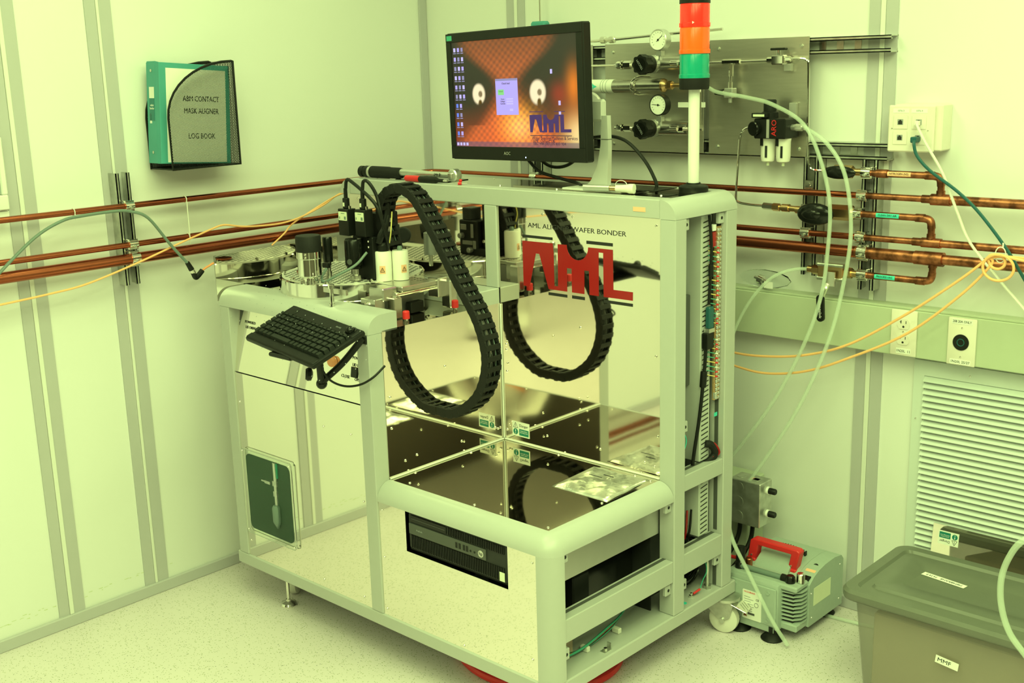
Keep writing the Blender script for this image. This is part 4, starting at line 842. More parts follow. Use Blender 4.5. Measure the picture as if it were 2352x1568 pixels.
# cable ties
for p in ((PO, -1.35, 1.148, .0095), (PO, -1.018, 1.148, .0095), (PO, -1.018, 1.043, .0095)):
    g = G().tube([(p[0] + p[3] * math.cos(a), p[1], p[2] + p[3] * math.sin(a)) for a in [2 * PI * k / 12 for k in range(12)]], .0014, 5, 1, True).box(p[0] + .008, p[0] + .010, p[1] - .001, p[1] + .001, p[2] - (.10 if p[2] > 1.1 and p[1] > -1.2 else .02), p[2] - .005)
    tag(g.build('cable_tie', 'nylon'), 'white cable tie round the %s pipe %s' % ('top' if p[2] > 1.1 else 'middle', 'left of the strut' if p[1] < -1.2 else 'right of the strut on the left wall'), 'cable tie')
# ================================================================ left wall: cables
o = thing('signal_cable', 'green-grey cable draped over the left strut ending in a black plug', 'cable', (.1, -1.2, .93))
G().tube([(.10, -1.75, .93), (.10, -1.62, .985), (.10, -1.576, 1.026), (.10, -1.478, 1.10), (.096, -1.40, 1.133), (.090, -1.34, 1.139), (.088, -1.25, 1.141), (.09, -1.205, 1.136), (.10, -1.159, 1.114), (.10, -1.10, 1.035), (.10, -1.052, .976)], .0042, 8).build('lead', 'cable_green', o)
G().cyl((.10, -1.052, .977), (.10, -1.040, .955), .0065, .008, n=12).build('plug', 'black', o); G().cyl((.10, -1.040, .955), (.10, -1.034, .944), .0075, n=10).build('ring', 'chrome', o)
o = thing('sensor_plug', 'black angled plug with orange lead meeting the green-grey cable', 'plug', (.1, -1.02, .93))
G().tube([(.10, -1.036, .946), (.10, -1.030, .932), (.10, -1.022, .934), (.10, -1.006, .948)], .0075, 10, 4).build('plug', 'black', o)
G().tube([(.10, -1.008, .947), (.10, -.985, .957), (.10, -.95, .962), (.10, -.85, .93)], .003, 6).build('lead', 'orange', o)
tag(G().tube([(.09, -1.9, .93), (.09, -1.582, .944), (.09, -1.45, .951), (.09, -1.348, .961), (.09, -1.2, .995), (.088, -1.054, 1.034), (.08, -1.0, 1.045), (.078, -.95, 1.057), (.078, -.908, 1.064), (.078, -.85, 1.053), (.078, -.79, 1.047), (.078, -.70, 1.046), (.085, -.627, 1.060), (.09, -.55, 1.086), (.09, -.487, 1.113), (.09, -.40, 1.12), (.09, -.2, 1.10)], .0028, 8, 8).build('fibre_cable', 'fiber'), 'orange fibre cable sagging along the left wall pipes', 'cable')
tag(G().tube([(.082, -.75, .985), (.082, -.70, 1.016), (.07, -.66, 1.038), (.085, -.58, 1.078), (.092, -.50, 1.109), (.092, -.43, 1.12)], .0026, 8, 6).build('fibre_cable', 'fiber'), 'second orange fibre cable rising behind the left wall pipes', 'cable')
# ================================================================ file holder with binder
hd = thing('file_holder', 'black wire mesh magazine holder hung on the left wall', 'file holder', (.06, -.97, 1.237))
HX, HY0, HY1, HZ0, HZ1, HZM = .118, -1.080, -.862, 1.237, 1.522, 1.374
crv = [(HY0, HZM)] + [(HY0 + (HY1 - HY0) * (1 - math.cos(a)) * .98, HZM + (HZ1 - HZM) * math.sin(a)) for a in [PI / 2 * i / 10 for i in range(1, 11)]]
outl = [(HY0 - .0, HZ0)] + crv + [(HY1, HZ1), (HY1, HZ0)]
def clip(poly, p, d):
    lo, hi = -9, 9; n_ = len(poly); cx = sum(q[0] for q in poly) / n_; cy = sum(q[1] for q in poly) / n_
    for i in range(n_):
        a, b = poly[i], poly[(i + 1) % n_]; ex, ey = b[0] - a[0], b[1] - a[1]
        if abs(ex) + abs(ey) < 1e-7: continue
        nx_, ny_ = -ey, ex
        if nx_ * (cx - a[0]) + ny_ * (cy - a[1]) < 0: nx_, ny_ = -nx_, -ny_
        den = nx_ * d[0] + ny_ * d[1]; num = nx_ * (p[0] - a[0]) + ny_ * (p[1] - a[1])
        if abs(den) < 1e-9:
            if num < 0: return None
        elif den > 0: lo = max(lo, -num / den)
        else: hi = min(hi, -num / den)
    return (lo, hi) if hi - lo > .001 else None
def meshpanel(mapf, poly, name):
    g = G(); sp_ = .0042
    for dx, dy in ((.5, .866), (-.5, .866)):
        for k in range(-90, 91):
            p = (-.971 + k * sp_, 1.38); c = clip(poly, p, (dx, dy))
            if not c: continue
            a = Vector(mapf(p[0] + dx * c[0], p[1] + dy * c[0])); b = Vector(mapf(p[0] + dx * c[1], p[1] + dy * c[1])); g.cyl(a, b, .00048, n=3)
    o = g.build(name, 'black', hd, 0); o['kind'] = 'stuff'
meshpanel(lambda y, z: (HX, y, z), outl, 'wire_mesh'); meshpanel(lambda y, z: (.006, y, z), outl, 'wire_mesh')
spn = [(-.95 - .055, HZ0), (-.95 - .055, HZ1), (-.95 + .055, HZ1), (-.95 + .055, HZ0)]
meshpanel(lambda y, z: (.062 + (y + .95), HY1, z), spn, 'wire_mesh')
for x in (HX, .006):
    G().tube([(x, y, z) for y, z in outl], .0035, 6, 1, True).build('rim', 'black', hd)
G().box(.006, HX, HY0, HY1, HZ0 - .002, HZ0 + .002).build('bottom_tray', 'black', hd)
bd = thing('ring_binder', 'teal ring binder standing in the wire mesh holder', 'binder', (.06, -.97, HZ0 + .002))
BM = frame((.062, -1.098, HZ0 + .017), (0, 1, -.07), (0, .07, 1))      # leaning a little
def bb(x0, x1, y0, y1, z0, z1, name, m, par=None, b=.001): return G(BM).box(x0, x1, y0, y1, z0, z1, b=b).build(name, m, par or bd)
sp2 = bb(.0, .003, 0, .273, -.030, .012, 'spine', 'teal')
bb(.0, .222, 0, .27, .028, .031, 'front_cover', 'teal'); bb(.0, .215, 0, .27, -.033, -.030, 'back_cover', 'teal')
G(BM).add([(.0, 0, .012), (.0, .273, .012), (.001, .270, .031), (.001, 0, .031)], [(0, 1, 2, 3)]).build('hinge', 'teal', bd)
bb(.02, .208, .004, .256, .031, .0318, 'cover_sheet', 'paper', b=.0); bb(.012, .205, .006, .26, -.028, .024, 'pages', 'paper', b=.0)
for i, (tx, yy) in enumerate((('ABM CONTACT', .176), ('MASK ALIGNER', .143), ('LOG BOOK', .075))): text(tx, .021, 'ink', bd, BM @ Matrix.Translation((.128, yy, .0322)), width=(.115, .11, .085)[i])
SB = BM @ frame((-.0004, 0, -.008), (0, 0, 1), (0, 1, 0))
for y0, y1, m in ((.175, .205, 'paper'), (.115, .175, 'tealdark'), (.108, .135, 'paper')): G(SB).box(-.012, .012 if m != 'paper' or y0 > .15 else -.002, y0, y1, -.0002, .0004).build('spine_label', m, sp2)
text('value\nbinder', .0085, 'white', sp2, SB @ Matrix.Translation((.001, .152, .0006)))
for y in (.248, .030): G(SB).lathe([(.004, 0), (.004, .001)], (0, y, 0), n=14).build('rivet', 'zinc', sp2)
# ================================================================ back wall: gas panel
for x0, x1, lab in ((.42, .752, 'steel gas panel plate mostly behind the monitor'), (.798, 1.140, 'middle brushed steel plate carrying two regulators'), (1.157, 1.455, 'right brushed steel plate carrying the air filter unit')):
    t = thing('gas_panel_plate', lab, 'panel', ((x0 + x1) / 2, -.044, 1.237), 0, 'gas panel plates')
    G().box(x0, x1, -.046, -.043, 1.237, 1.54, b=.0006).build('plate', 'brushed', t)
    bo_ = G().lathe([(.0055, 0), (.0055, .003), (.0035, .003), (.0035, .005)], n=6); BOLT = proto(bo_, 'zinc', 'bolt')
    for x in (x0 + .028, x1 - .022):
        for z in (1.257, 1.517): inst('bolt', BOLT, t, BW(x, z, -.046))
def regulator(z, lab, gz, needle):
    t = thing('pressure_regulator', lab, 'regulator', (1.02, -.09, z - .03), 0, 'gas regulators'); y = -.100
    k = G(); P = []
    for i in range(36): a = 2 * PI * i / 36; r = .0255 + .0022 * math.cos(8 * a); P.append((r * math.cos(a), r * math.sin(a)))
    KF = frame((1.0, y - .050, z), (1, 0, 0), (0, 0, 1))
    o = G(KF).prism(P, 0, -.026, None).build('knob', 'black', t); G(KF).lathe([(.024, -.046), (.025, -.026)], n=24).build('knob_skirt', 'black', t)
    G(KF).lathe([(.0185, 0), (.0185, .0008), (.017, .0008)], n=24).build('knob_face', 'black_gloss', o)
    text('TESCOM', .0085, 'grey', o, KF @ Matrix.Rotation(2.2, 4, 'Z') @ Matrix.Translation((0, 0, .001)))
    G(KF).lathe([(.0205, -.100), (.0235, -.095), (.0235, -.046)], n=28).lathe([(.025, -.072), (.025, -.060)], n=28).build('bonnet', 'satin', t)
    G().cyl((1.0, y + .024, z), (1.115, y + .024, z), .020, n=28).build('body', 'steel', t)
    G().cyl((.865, y + .012, z), (.985, y + .012, z), .0045).cyl((.875, y + .012, z), (.893, y + .012, z), .0105, n=6).cyl((.900, y + .012, z), (.925, y + .012, z), .0115, n=6).lathe([(.013, 0), (.013, .004)], (.893, y + .012, z), (1, 0, 0), 18).build('inlet_fitting', 'chrome', t)
    G().cyl((1.105, y + .012, z), (1.165, y + .012, z), .005).cyl((1.095, y - .004, z), (1.115, y - .004, z), .009, n=6).cyl((1.075, y - .010, z + .002), (1.098, y - .010, z + .002), .0075, n=12).build('outlet_fitting', 'chrome', t)
    G().cyl((1.050, y - .024, z + .010), (1.050, y - .024, gz - .02), .005).box(1.042, 1.058, y - .032, y - .016, z + .022, z + .034).build('gauge_stem', 'satin', t)
    gg = G(frame((1.050, y - .034, gz), (1, 0, 0), (0, 0, 1))); ga_ = G(gg.T).lathe([(.026, -.022), (.0285, -.020), (.0285, .002), (.0265, .004), (.0255, .001)], n=32).build('gauge', 'satin' if needle > 0 else 'black', t)
    G(gg.T).lathe([(.0257, .0), (.0257, .0012)], n=32).build('dial', 'paper', ga_)
    g = G(gg.T)
    for i in range(13): a = -.7 + (PI + 1.4) * i / 12; g.box(.018, .0215, -.0004, .0004, .0012, .0016, Matrix.Rotation(a, 4, 'Z'))
    g.box(-.007, .018, -.0007, .0007, .0016, .002, Matrix.Rotation(needle, 4, 'Z')); g.lathe([(.003, .0012), (.003, .0024)], n=12); g.build('needle_and_scale', 'ink', ga_, 0)
    return t
regulator(1.481, 'upper black knobbed pressure regulator with white gauge', 1.545, .7)
regulator(1.306, 'lower black knobbed pressure regulator with black cased gauge', 1.372, -.12 if False else PI - .1 - 2 * PI)
pf = thing('gas_purifier', 'horizontal steel gas purifier cylinder with green gas flow arrow', 'purifier', (.9, -.09, 1.40))
G().cyl((.60, -.09, 1.4225), (.868, -.09, 1.4225), .0195, n=28).build('paper_sleeve', 'paper', pf)
G().cyl((.868, -.09, 1.4225), (1.035, -.09, 1.4235), .019, n=28).build('cylinder', 'steel', pf)
G().lathe([(.019, 0), (.018, .006), (.010, .012), (.010, .020)], (1.035, -.09, 1.4235), (1, 0, 0), 20).cyl((1.053, -.09, 1.4235), (1.066, -.09, 1.4235), .012, n=6).cyl((1.066, -.09, 1.4235), (1.12, -.09, 1.424), .006).build('end_fitting', 'brass', pf)
G().tube([(.955, -.046, 1.4475), (.950, -.09, 1.4475), (.944, -.112, 1.436), (.944, -.116, 1.4225), (.944, -.112, 1.409), (.950, -.09, 1.3985), (.955, -.046, 1.3985)], .003, 8, 4).build('u_bolt', 'chrome', pf)
ar = []
for dx, h in ((.745, .008), (.785, .008), (.786, .016), (.815, .0)):
    ar.append((dx, h))
def onc(x, h, R=.0197): a = h / R; return (x, -.09 - R * math.cos(a), 1.4225 + R * math.sin(a))
g = G(); pr = [(.74, .0065), (.784, .0065), (.7845, .016), (.800, .008), (.816, .0002)]; vs = []
for x, h in pr:
    for i in range(7): vs.append(onc(x, -h + 2 * h * i / 6))
g.add(vs, [(a * 7 + i, (a + 1) * 7 + i, (a + 1) * 7 + i + 1, a * 7 + i + 1) for a in (0, 1, 2, 3) for i in range(6)]); o = g.build('flow_arrow', 'greentape', pf, 0)
text('GAS\nFLOW', .0085, 'white', o, frame((.795, -.1101, 1.4225), (0, 0, 1), (-1, 0, 0)))
for x in (.828, .836, .847): G().cyl((x, -.09, 1.4225), (x + .0012, -.09, 1.4225), .0197, n=28).build('sleeve_print', 'cable_green', pf)
tag(G().box(1.055, 1.145, -.0465, -.0455, 1.362, 1.376).build('gauge_label', 'paper'), 'pale label strip beside the lower gauge', 'label')
# thin steel tubing
def stl(pts, lab, r=.0032): return tag(G().tube(pts, r, 8, 6).build('steel_tube', 'chrome'), lab, 'tube', 'stainless gas tubes')
stl([(1.16, -.07, 1.482), (1.24, -.07, 1.482), (1.36, -.07, 1.4835), (1.40, -.07, 1.485), (1.445, -.07, 1.486), (1.462, -.07, 1.481), (1.468, -.07, 1.465), (1.470, -.07, 1.35), (1.474, -.07, 1.24), (1.477, -.068, 1.218), (1.487, -.066, 1.207), (1.52, -.063, 1.2055)], 'steel tube along the gas panel top bending down to the top valve')
stl([(1.335, -.075, 1.315), (1.31, -.07, 1.314), (1.285, -.07, 1.307), (1.272, -.07, 1.285), (1.267, -.07, 1.22), (1.262, -.07, 1.13), (1.268, -.07, 1.113), (1.30, -.066, 1.107), (1.345, -.062, 1.1055)], 'steel tube from the air filter unit down to the middle valve')
stl([(1.12, -.088, 1.306), (1.135, -.088, 1.306), (1.146, -.085, 1.312), (1.150, -.08, 1.33), (1.150, -.08, 1.40), (1.15, -.085, 1.42), (1.12, -.09, 1.424)], 'short steel tube looping behind the signal lamp pole')
stl([(.60, -.05, 1.548), (.82, -.05, 1.553), (1.03, -.05, 1.562), (1.12, -.05, 1.565), (1.2, -.05, 1.568)], 'steel tube running just above the gas panel', .004)
stl([(.60, -.088, 1.481), (.87, -.088, 1.481)], 'steel tube entering the upper regulator from behind the monitor')
t = thing('vertical_feed_tube', 'thin upright tube with a green fitting behind the monitor', 'tube', (.552, -.05, 1.57)); G().cyl((.553, -.05, 1.58), (.553, -.05, CEIL), .0035, n=10).build('tube', 'chrome', t); G().box(.524, .582, -.065, -.035, 1.56, 1.616, b=.006).build('fitting', 'teal', t)
t = thing('tube_union', 'steel double union on the tube above the gas panel', 'fitting', (.83, -.05, 1.54)); G().lathe([(.006, -.026), (.010, -.024), (.010, -.008), (.006, -.006), (.006, .006), (.010, .008), (.010, .024), (.006, .026)], (.812, -.05, 1.553), (1, 0, 0), 8).build('union_nuts', 'chrome', t)
t = thing('tube_tee', 'steel tee with a small black needle valve hanging below it', 'valve', (1.24, -.07, 1.39))
G().cyl((1.215, -.07, 1.482), (1.268, -.07, 1.482), .0075, n=6).cyl((1.225, -.07, 1.482), (1.258, -.07, 1.482), .0055).cyl((1.2405, -.07, 1.482), (1.2405, -.07, 1.445), .0065, n=6).cyl((1.2405, -.07, 1.45), (1.239, -.07, 1.41), .0038).cyl((1.239, -.07, 1.43), (1.239, -.07, 1.414), .006, n=6).build('tee_body', 'chrome', t)
G().box(1.226, 1.252, -.082, -.058, 1.388, 1.414, b=.002).cyl((1.239, -.07, 1.39), (1.239, -.07, 1.376), .005).build('needle_valve', 'satin', t)
G().cyl((1.226, -.07, 1.4025), (1.216, -.07, 1.4025), .006, n=10).build('stem', 'chrome', t); G().cyl((1.217, -.07, 1.4025), (1.192, -.07, 1.4025), .009, .006, n=12).build('handle', 'black', t)
t = thing('diaphragm_valve', 'steel valve with a flat black bar handle on the gas panel tube', 'valve', (1.385, -.07, 1.46))
G().box(1.365, 1.402, -.082, -.058, 1.472, 1.496, b=.003).cyl((1.350, -.07, 1.484), (1.366, -.07, 1.484), .0075, n=6).cyl((1.401, -.07, 1.485), (1.416, -.07, 1.4855), .0075, n=6).cyl((1.382, -.07, 1.496), (1.382, -.07, 1.508), .006).build('valve_body', 'chrome', t)
G().box(1.390, 1.412, -.058, -.046, 1.455, 1.474, b=.001).build('mount_lug', 'satin', t); G().box(1.360, 1.404, -.078, -.062, 1.508, 1.514, b=.002).build('bar_handle', 'black', t)
# filter regulator
fr_ = thing('air_filter_regulator', 'black twin bowl air filter regulator with red ARO print', 'filter', (1.39, -.09, 1.21))
G().box(1.345, 1.437, -.125, -.055, 1.287, 1.338, b=.003).build('block', 'black', fr_)
G().lathe([(.022, 1.338), (.022, 1.352), (.0165, 1.355), (.0165, 1.382), (.0145, 1.385)], (1.372, -.09, 0), n=24).build('adjust_knob', 'black_soft', fr_)
G().box(1.34, 1.382, -.128, -.10, 1.340, 1.352, b=.001).build('label_step', 'black', fr_); G().box(1.345, 1.378, -.1285, -.128, 1.343, 1.349).build('label', 'clearlabel', fr_)
o = G().lathe([(.018, 0), (.0185, .002), (.0185, .012), (.016, .014)], (1.353, -.125, 1.313), (-.25, -1, 0), 24).build('pressure_gauge', 'black_gloss', fr_)
G().box(1.384, 1.392, -.127, -.1255, 1.289, 1.336).build('clamp_plate', 'satin', fr_)
text('ARO', .020, 'red', fr_, frame((1.406, -.1262, 1.315), (0, 0, 1), (-1, 0, 0)))
for x in (1.370, 1.415):
    b = G().lathe([(.010, 1.225), (.0165, 1.228), (.0185, 1.24), (.0185, 1.278), (.020, 1.287)], (x, -.092, 0), n=24).build('bowl', 'nylon', fr_)
    G().box(x + .002, x + .008, -.1115, -.110, 1.238, 1.268).build('sight_slot', 'dark', b); G().box(x - .012, x - .004, -.1125, -.108, 1.268, 1.292).build('latch', 'black', b)
    G().cyl((x, -.092, 1.225), (x, -.092, 1.216), .004, n=8).build('drain', 'clearlabel', b)
G().cyl((1.437, -.09, 1.315), (1.448, -.09, 1.315), .008).cyl((1.448, -.09, 1.315), (1.466, -.09, 1.315), .009, n=6).cyl((1.466, -.09, 1.315), (1.474, -.09, 1.315), .007).build('outlet_fitting', 'satin', fr_)
G().cyl((1.328, -.08, 1.315), (1.346, -.085, 1.315), .006, n=6).build('inlet_fitting', 'satin', fr_); G().box(1.408, 1.428, -.058, -.046, 1.335, 1.375, b=.001).build('bracket', 'satin', fr_)
# clear tubing
def ctube(pts, lab, r=.0052): return tag(G().tube(pts, r, 10, 8).build('clear_tube', 'tubing'), lab, 'tube', 'clear plastic tubes')
ctube([(1.20, -.11, 1.415), (1.24, -.13, 1.405), (1.33, -.135, 1.392), (1.409, -.14, 1.374), (1.497, -.14, 1.326), (1.548, -.14, 1.236), (1.576, -.14, 1.129), (1.574, -.14, 1.008), (1.56, -.14, .895), (1.516, -.14, .763), (1.431, -.14, .595), (1.312, -.14, .423), (1.24, -.15, .33)], 'clear tube falling left of its twin from the gas panel behind the bonder')
ctube([(1.472, -.09, 1.315), (1.50, -.13, 1.315), (1.568, -.15, 1.281), (1.618, -.15, 1.208), (1.64, -.15, 1.082), (1.628, -.15, .95), (1.588, -.15, .777), (1.495, -.15, .563), (1.341, -.15, .32), (1.27, -.16, .25)], 'clear tube falling from the air filter unit to the electrical box')
ctube([(1.482, -.062, .9485), (1.44, -.075, .944), (1.39, -.09, .920), (1.34, -.10, .865), (1.30, -.11, .79), (1.27, -.12, .70)], 'clear tube arching from the lowest valve behind the bonder', .0045)
ctube([(1.36, -.24, .42), (1.405, -.31, .33), (1.428, -.33, .268), (1.482, -.33, .181), (1.548, -.325, .071), (1.594, -.318, .008)], 'clear tube slanting down in front of the pump to the floor', .0055)
ctube([(1.55, -.10, .006), (1.65, -.09, .006), (1.80, -.07, .007), (2.0, -.06, .007)], 'clear tube lying on the floor behind the storage box', .005)
# plastic bag with fitting on the raceway ledge
t = thing('bagged_fitting', 'small steel fitting in a clear plastic bag on the raceway ledge', 'fitting', (1.33, -.03, .879))
G().lathe([(.004, 0), (.004, .012), (.013, .014), (.013, .03), (.009, .032), (.009, .042)], (1.305, -.035, .905), (1, -.1, -.25), 12).build('fitting', 'chrome', t); G().box(1.345, 1.372, -.055, -.0545, .882, .90).build('paper_tag', 'paper', t)
G().sph((1.335, -.034, .903), .06, 12, (1.35, .28, .42)).build('plastic_bag', 'clear', t)
# ================================================================ raceway and outlets
rw = thing('cable_raceway', 'long grey metal cable raceway along the back wall', 'raceway', (2.2, -.025, .748))
G().box(.25, 4.4, -.050, -.0005, .7485, .868, b=.002).build('channel', 'raceway', rw)
G().box(.25, 4.4, -.046, -.0005, .8682, .874, b=.001).build('cover_lip', 'raceway', rw)
def plate(x0, x1, z0, z1, y, name, label):
    t = thing(name, label, 'outlet', ((x0 + x1) / 2, y, z0)); o = G().box(x0, x1, y - .006, y, z0, z1, b=.003, seg=2).build('cover_plate', 'cream', t); return t, o
t, o = plate(1.711, 1.779, .751, .868, -.050, 'duplex_outlet', 'cream duplex power outlet marked 1N20L 11 on the raceway')
for z in (.833, .793):
    s_ = G().prism([(.0165 * math.cos(a), max(-.0135, min(.0135, .0172 * math.sin(a)))) for a in [2 * PI * i / 32 for i in range(32)]], 0, .0015, BW(1.745, z, -.056)).build('socket_face', 'cream', t)
    G(BW(1.745, z, -.0575)).box(-.0075, -.0055, .001, .009, 0, .0003).box(-.010, -.0055, .0045, .006, 0, .0003).box(.0055, .0072, .001, .008, 0, .0003).lathe([(.0028, 0), (.0028, .0003)], (0, -.007, 0), n=12).build('socket_slots', 'ink', s_, 0)
screw(t, BW(1.745, .813, -.056), .7); lb = G().box(1.728, 1.766, -.0566, -.0558, .757, .770).build('label', 'paper', t); text('1N20L  11', .0095, 'ink', lb, BW(1.747, .7632, -.0568), width=.034)
t, o = plate(1.857, 1.927, .748, .866, -.050, 'twist_lock_outlet', 'cream outlet with round black twist lock socket on the raceway')
s_ = G(BW(1.891, .806, -.056)).lathe([(.0195, 0), (.020, .001), (.0195, .002)], n=28).build('socket', 'black', t)
G(BW(1.891, .806, -.0582)).tube([(.0085 * math.cos(a), .0085 * math.sin(a), 0) for a in [2 * PI * i / 14 for i in range(14)]], .0013, 5, 2, True).build('socket_slots', 'green_plug', s_)
for z in (.842, .770): screw(t, BW(1.892, z, -.056), .7)
for z, s in ((.857, '208 20A ONLY'), (.757, '1N20L 25/27')): lb = G().box(1.866, 1.917, -.0566, -.0558, z - .006, z + .006).build('label', 'paper', t); text(s, .0085, 'ink', lb, BW(1.8915, z, -.0568), width=.046)
# data box
t = thing('data_outlet_box', 'cream four jack data outlet box on the back wall', 'outlet', (1.745, -.04, 1.257)); bx_ = G().box(1.695, 1.815, -.056, 0, 1.262, 1.372, b=.003).build('box', 'cream', t)
pl_ = G().box(1.684, 1.799, -.066, -.056, 1.259, 1.370, b=.003).build('faceplate', 'cream', t)
for x in (1.716, 1.762):
    G().box(x - .020, x + .020, -.0665, -.066, 1.352, 1.362).build('label_window', 'paper', pl_); text('1076-%d' % (3 if x < 1.74 else 4), .006, 'grey', pl_, BW(x, 1.357, -.0667))
    for z in (1.330, 1.293):
        j = G().box(x - .018, x + .018, -.0675, -.066, z - .0165, z + .0155, b=.001).build('jack_frame', 'cream', pl_)
        G().box(x - .007, x + .007, -.0682, -.0675, z - .006, z + .007).build('jack_opening', 'grey', j); G().box(x - .005, x + .005, -.0686, -.0682, z - .005, z + .003).box(x - .0025, x + .0025, -.0686, -.0682, z + .003, z + .0055).build('jack_socket', 'ink', j)
for x, z in ((1.695, 1.315), (1.785, 1.311)): screw(t, BW(x, z, -.066), .6)
o = thing('patch_cable', 'white patch cable plugged into the upper right data jack', 'cable', (1.76, -.09, .9)); G().tube([(1.762, -.078, 1.328), (1.768, -.088, 1.322), (1.79, -.09, 1.285), (1.836, -.09, 1.214), (1.878, -.09, 1.122), (1.913, -.09, 1.053), (1.99, -.09, .968), (2.045, -.09, .912), (2.2, -.09, .75)], .0035, 8).build('lead', 'cable_white', o); G().box(1.756, 1.767, -.080, -.068, 1.323, 1.334, b=.001).build('plug', 'nylon', o)
o = thing('patch_cable', 'dark green patch cable plugged into the lower right data jack', 'cable', (1.76, -.1, .9)); G().tube([(1.760, -.082, 1.290), (1.766, -.098, 1.284), (1.772, -.10, 1.262), (1.785, -.10, 1.243), (1.814, -.10, 1.217), (1.879, -.10, 1.174), (1.933, -.10, 1.127), (1.998, -.10, 1.051), (2.043, -.10, .985), (2.2, -.1, .75)], .0038, 8).build('lead', 'green_plug', o); G().box(1.753, 1.768, -.092, -.068, 1.283, 1.297, b=.002).build('plug', 'green_plug', o)
# orange fibre on the right
lp = [(1.995 + .022 * math.cos(a), -.13, 1.012 + .021 * math.sin(a)) for a in [2.3 + 2 * PI * i / 10 for i in range(0, 11)]]
tag(G().tube([(1.20, -.13, .72), (1.307, -.13, .709), (1.401, -.13, .7135), (1.516, -.13, .734), (1.637, -.13, .780), (1.781, -.13, .874), (1.904, -.13, .97), (1.96, -.13, 1.02)] + [(1.995 + .035 * math.cos(a), -.132, 1.010 + .030 * math.sin(a)) for a in [2.4 - 2 * PI * i / 10 for i in range(0, 12)]] + [(2.06, -.13, 1.03), (2.2, -.13, 1.02)], .0033, 8, 8).build('fibre_cable', 'fiber'), 'upper orange fibre cable sagging from the bonder to a coil on the right', 'cable')
tag(G().tube([(1.20, -.125, .69), (1.308, -.125, .670), (1.402, -.125, .6655), (1.518, -.125, .690), (1.638, -.125, .744), (1.784, -.125, .826), (1.906, -.125, .932), (1.975, -.125, 1.012)] + [(1.99 + .018 * math.cos(a), -.126, 1.022 + .016 * math.sin(a)) for a in [2.6 - 2 * PI * i / 8 for i in range(0, 9)]] + [(2.03, -.125, 1.036), (2.2, -.125, 1.03)], .0033, 8, 8).build('fibre_cable', 'fiber'), 'lower orange fibre cable sagging from the bonder to a coil on the right', 'cable')
tag(G().tube([(1.994 + .012 * math.cos(a), -.12, 1.038 + .018 * math.sin(a)) for a in [2 * PI * k / 10 for k in range(10)]], .0014, 5, 2, True).box(1.997, 2.0, -.121, -.119, 1.055, 1.066).build('cable_tie', 'nylon'), 'white cable tie holding the orange fibre coil', 'cable tie')
# ================================================================ return air grille
gr = thing('air_grille', 'large louvered return air grille low on the back wall', 'grille', (2.2, -.005, .12))
gx0, gx1, gz0, gz1 = 1.785, 2.75, .16, .696
G().box(1.757, gx0, -.008, 0, .12, .735).box(gx1, gx1 + .03, -.008, 0, .12, .735).box(gx0, gx1, -.008, 0, gz1, .735).box(gx0, gx1, -.008, 0, .12, gz0).build('frame', 'louver', gr)
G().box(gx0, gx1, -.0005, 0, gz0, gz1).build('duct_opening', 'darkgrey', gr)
SLT = proto(G().add([(0, -.016, 0), (gx1 - gx0, -.016, 0), (gx1 - gx0, 0, .0155), (0, 0, .0155), (0, -.016, .0012), (gx1 - gx0, -.016, .0012), (gx1 - gx0, 0, .0167), (0, 0, .0167)], [(0, 1, 2, 3), (4, 7, 6, 5), (0, 4, 5, 1), (1, 5, 6, 2), (3, 2, 6, 7), (0, 3, 7, 4)]), 'louver', 'slat')
z = gz0
while z < gz1 - .01: inst('slat', SLT, gr, Matrix.Translation((gx0, 0, z))); z += .0163
for x, z in ((1.768, .58), (1.90, .712), (1.768, .20)): screw(gr, BW(x, z, -.008), .7)
# ================================================================ electrical box on the post
t = thing('pedestal_box', 'grey metal pedestal behind the bonder', 'box', (1.27, -.06, 0)); G().box(1.20, 1.335, -.10, -.01, 0, .335, b=.003).build('body', 'raceway', t)
t = thing('switch_box', 'small zinc switch box with two black knobs behind the bonder', 'switch box', (1.38, -.12, .22))
sb = G().box(1.315, 1.412, -.165, -.102, .235, .362, b=.002).build('box', 'zinc', t)
for z in (.335, .268):
    G().lathe([(.011, 0), (.011, .006)], (1.412, -.125, z), (1, 0, 0), 18).build('collar', 'white', t); G().lathe([(.009, 0), (.0085, .018), (.007, .020)], (1.418, -.125, z), (1, 0, 0), 14).build('knob', 'black', t)
for z in (.342, .30, .258): G().lathe([(.015, 0), (.015, .0006), (.014, .0006)], (1.345, -.165, z), (0, -1, 0), 20).build('knock_out', 'zinc', sb)
for x in (1.335, 1.385): G().lathe([(.013, 0), (.013, .0006)], (x, -.133, .362), (0, 0, 1), 18).build('knock_out', 'zinc', sb)
G().box(1.365, 1.39, -.14, -.125, .362, .3626).build('sticker', 'sticker_orange', t)
for x, lab in ((1.335, 'left black power cable hanging from the switch box'), (1.375, 'right black power cable hanging from the switch box')): tag(G().tube([(x, -.135, .236), (x - .003, -.14, .19), (x - .012, -.16, .15), (x - .03, -.19, .11)], .0065, 8).build('power_cable', 'black'), lab, 'cable')
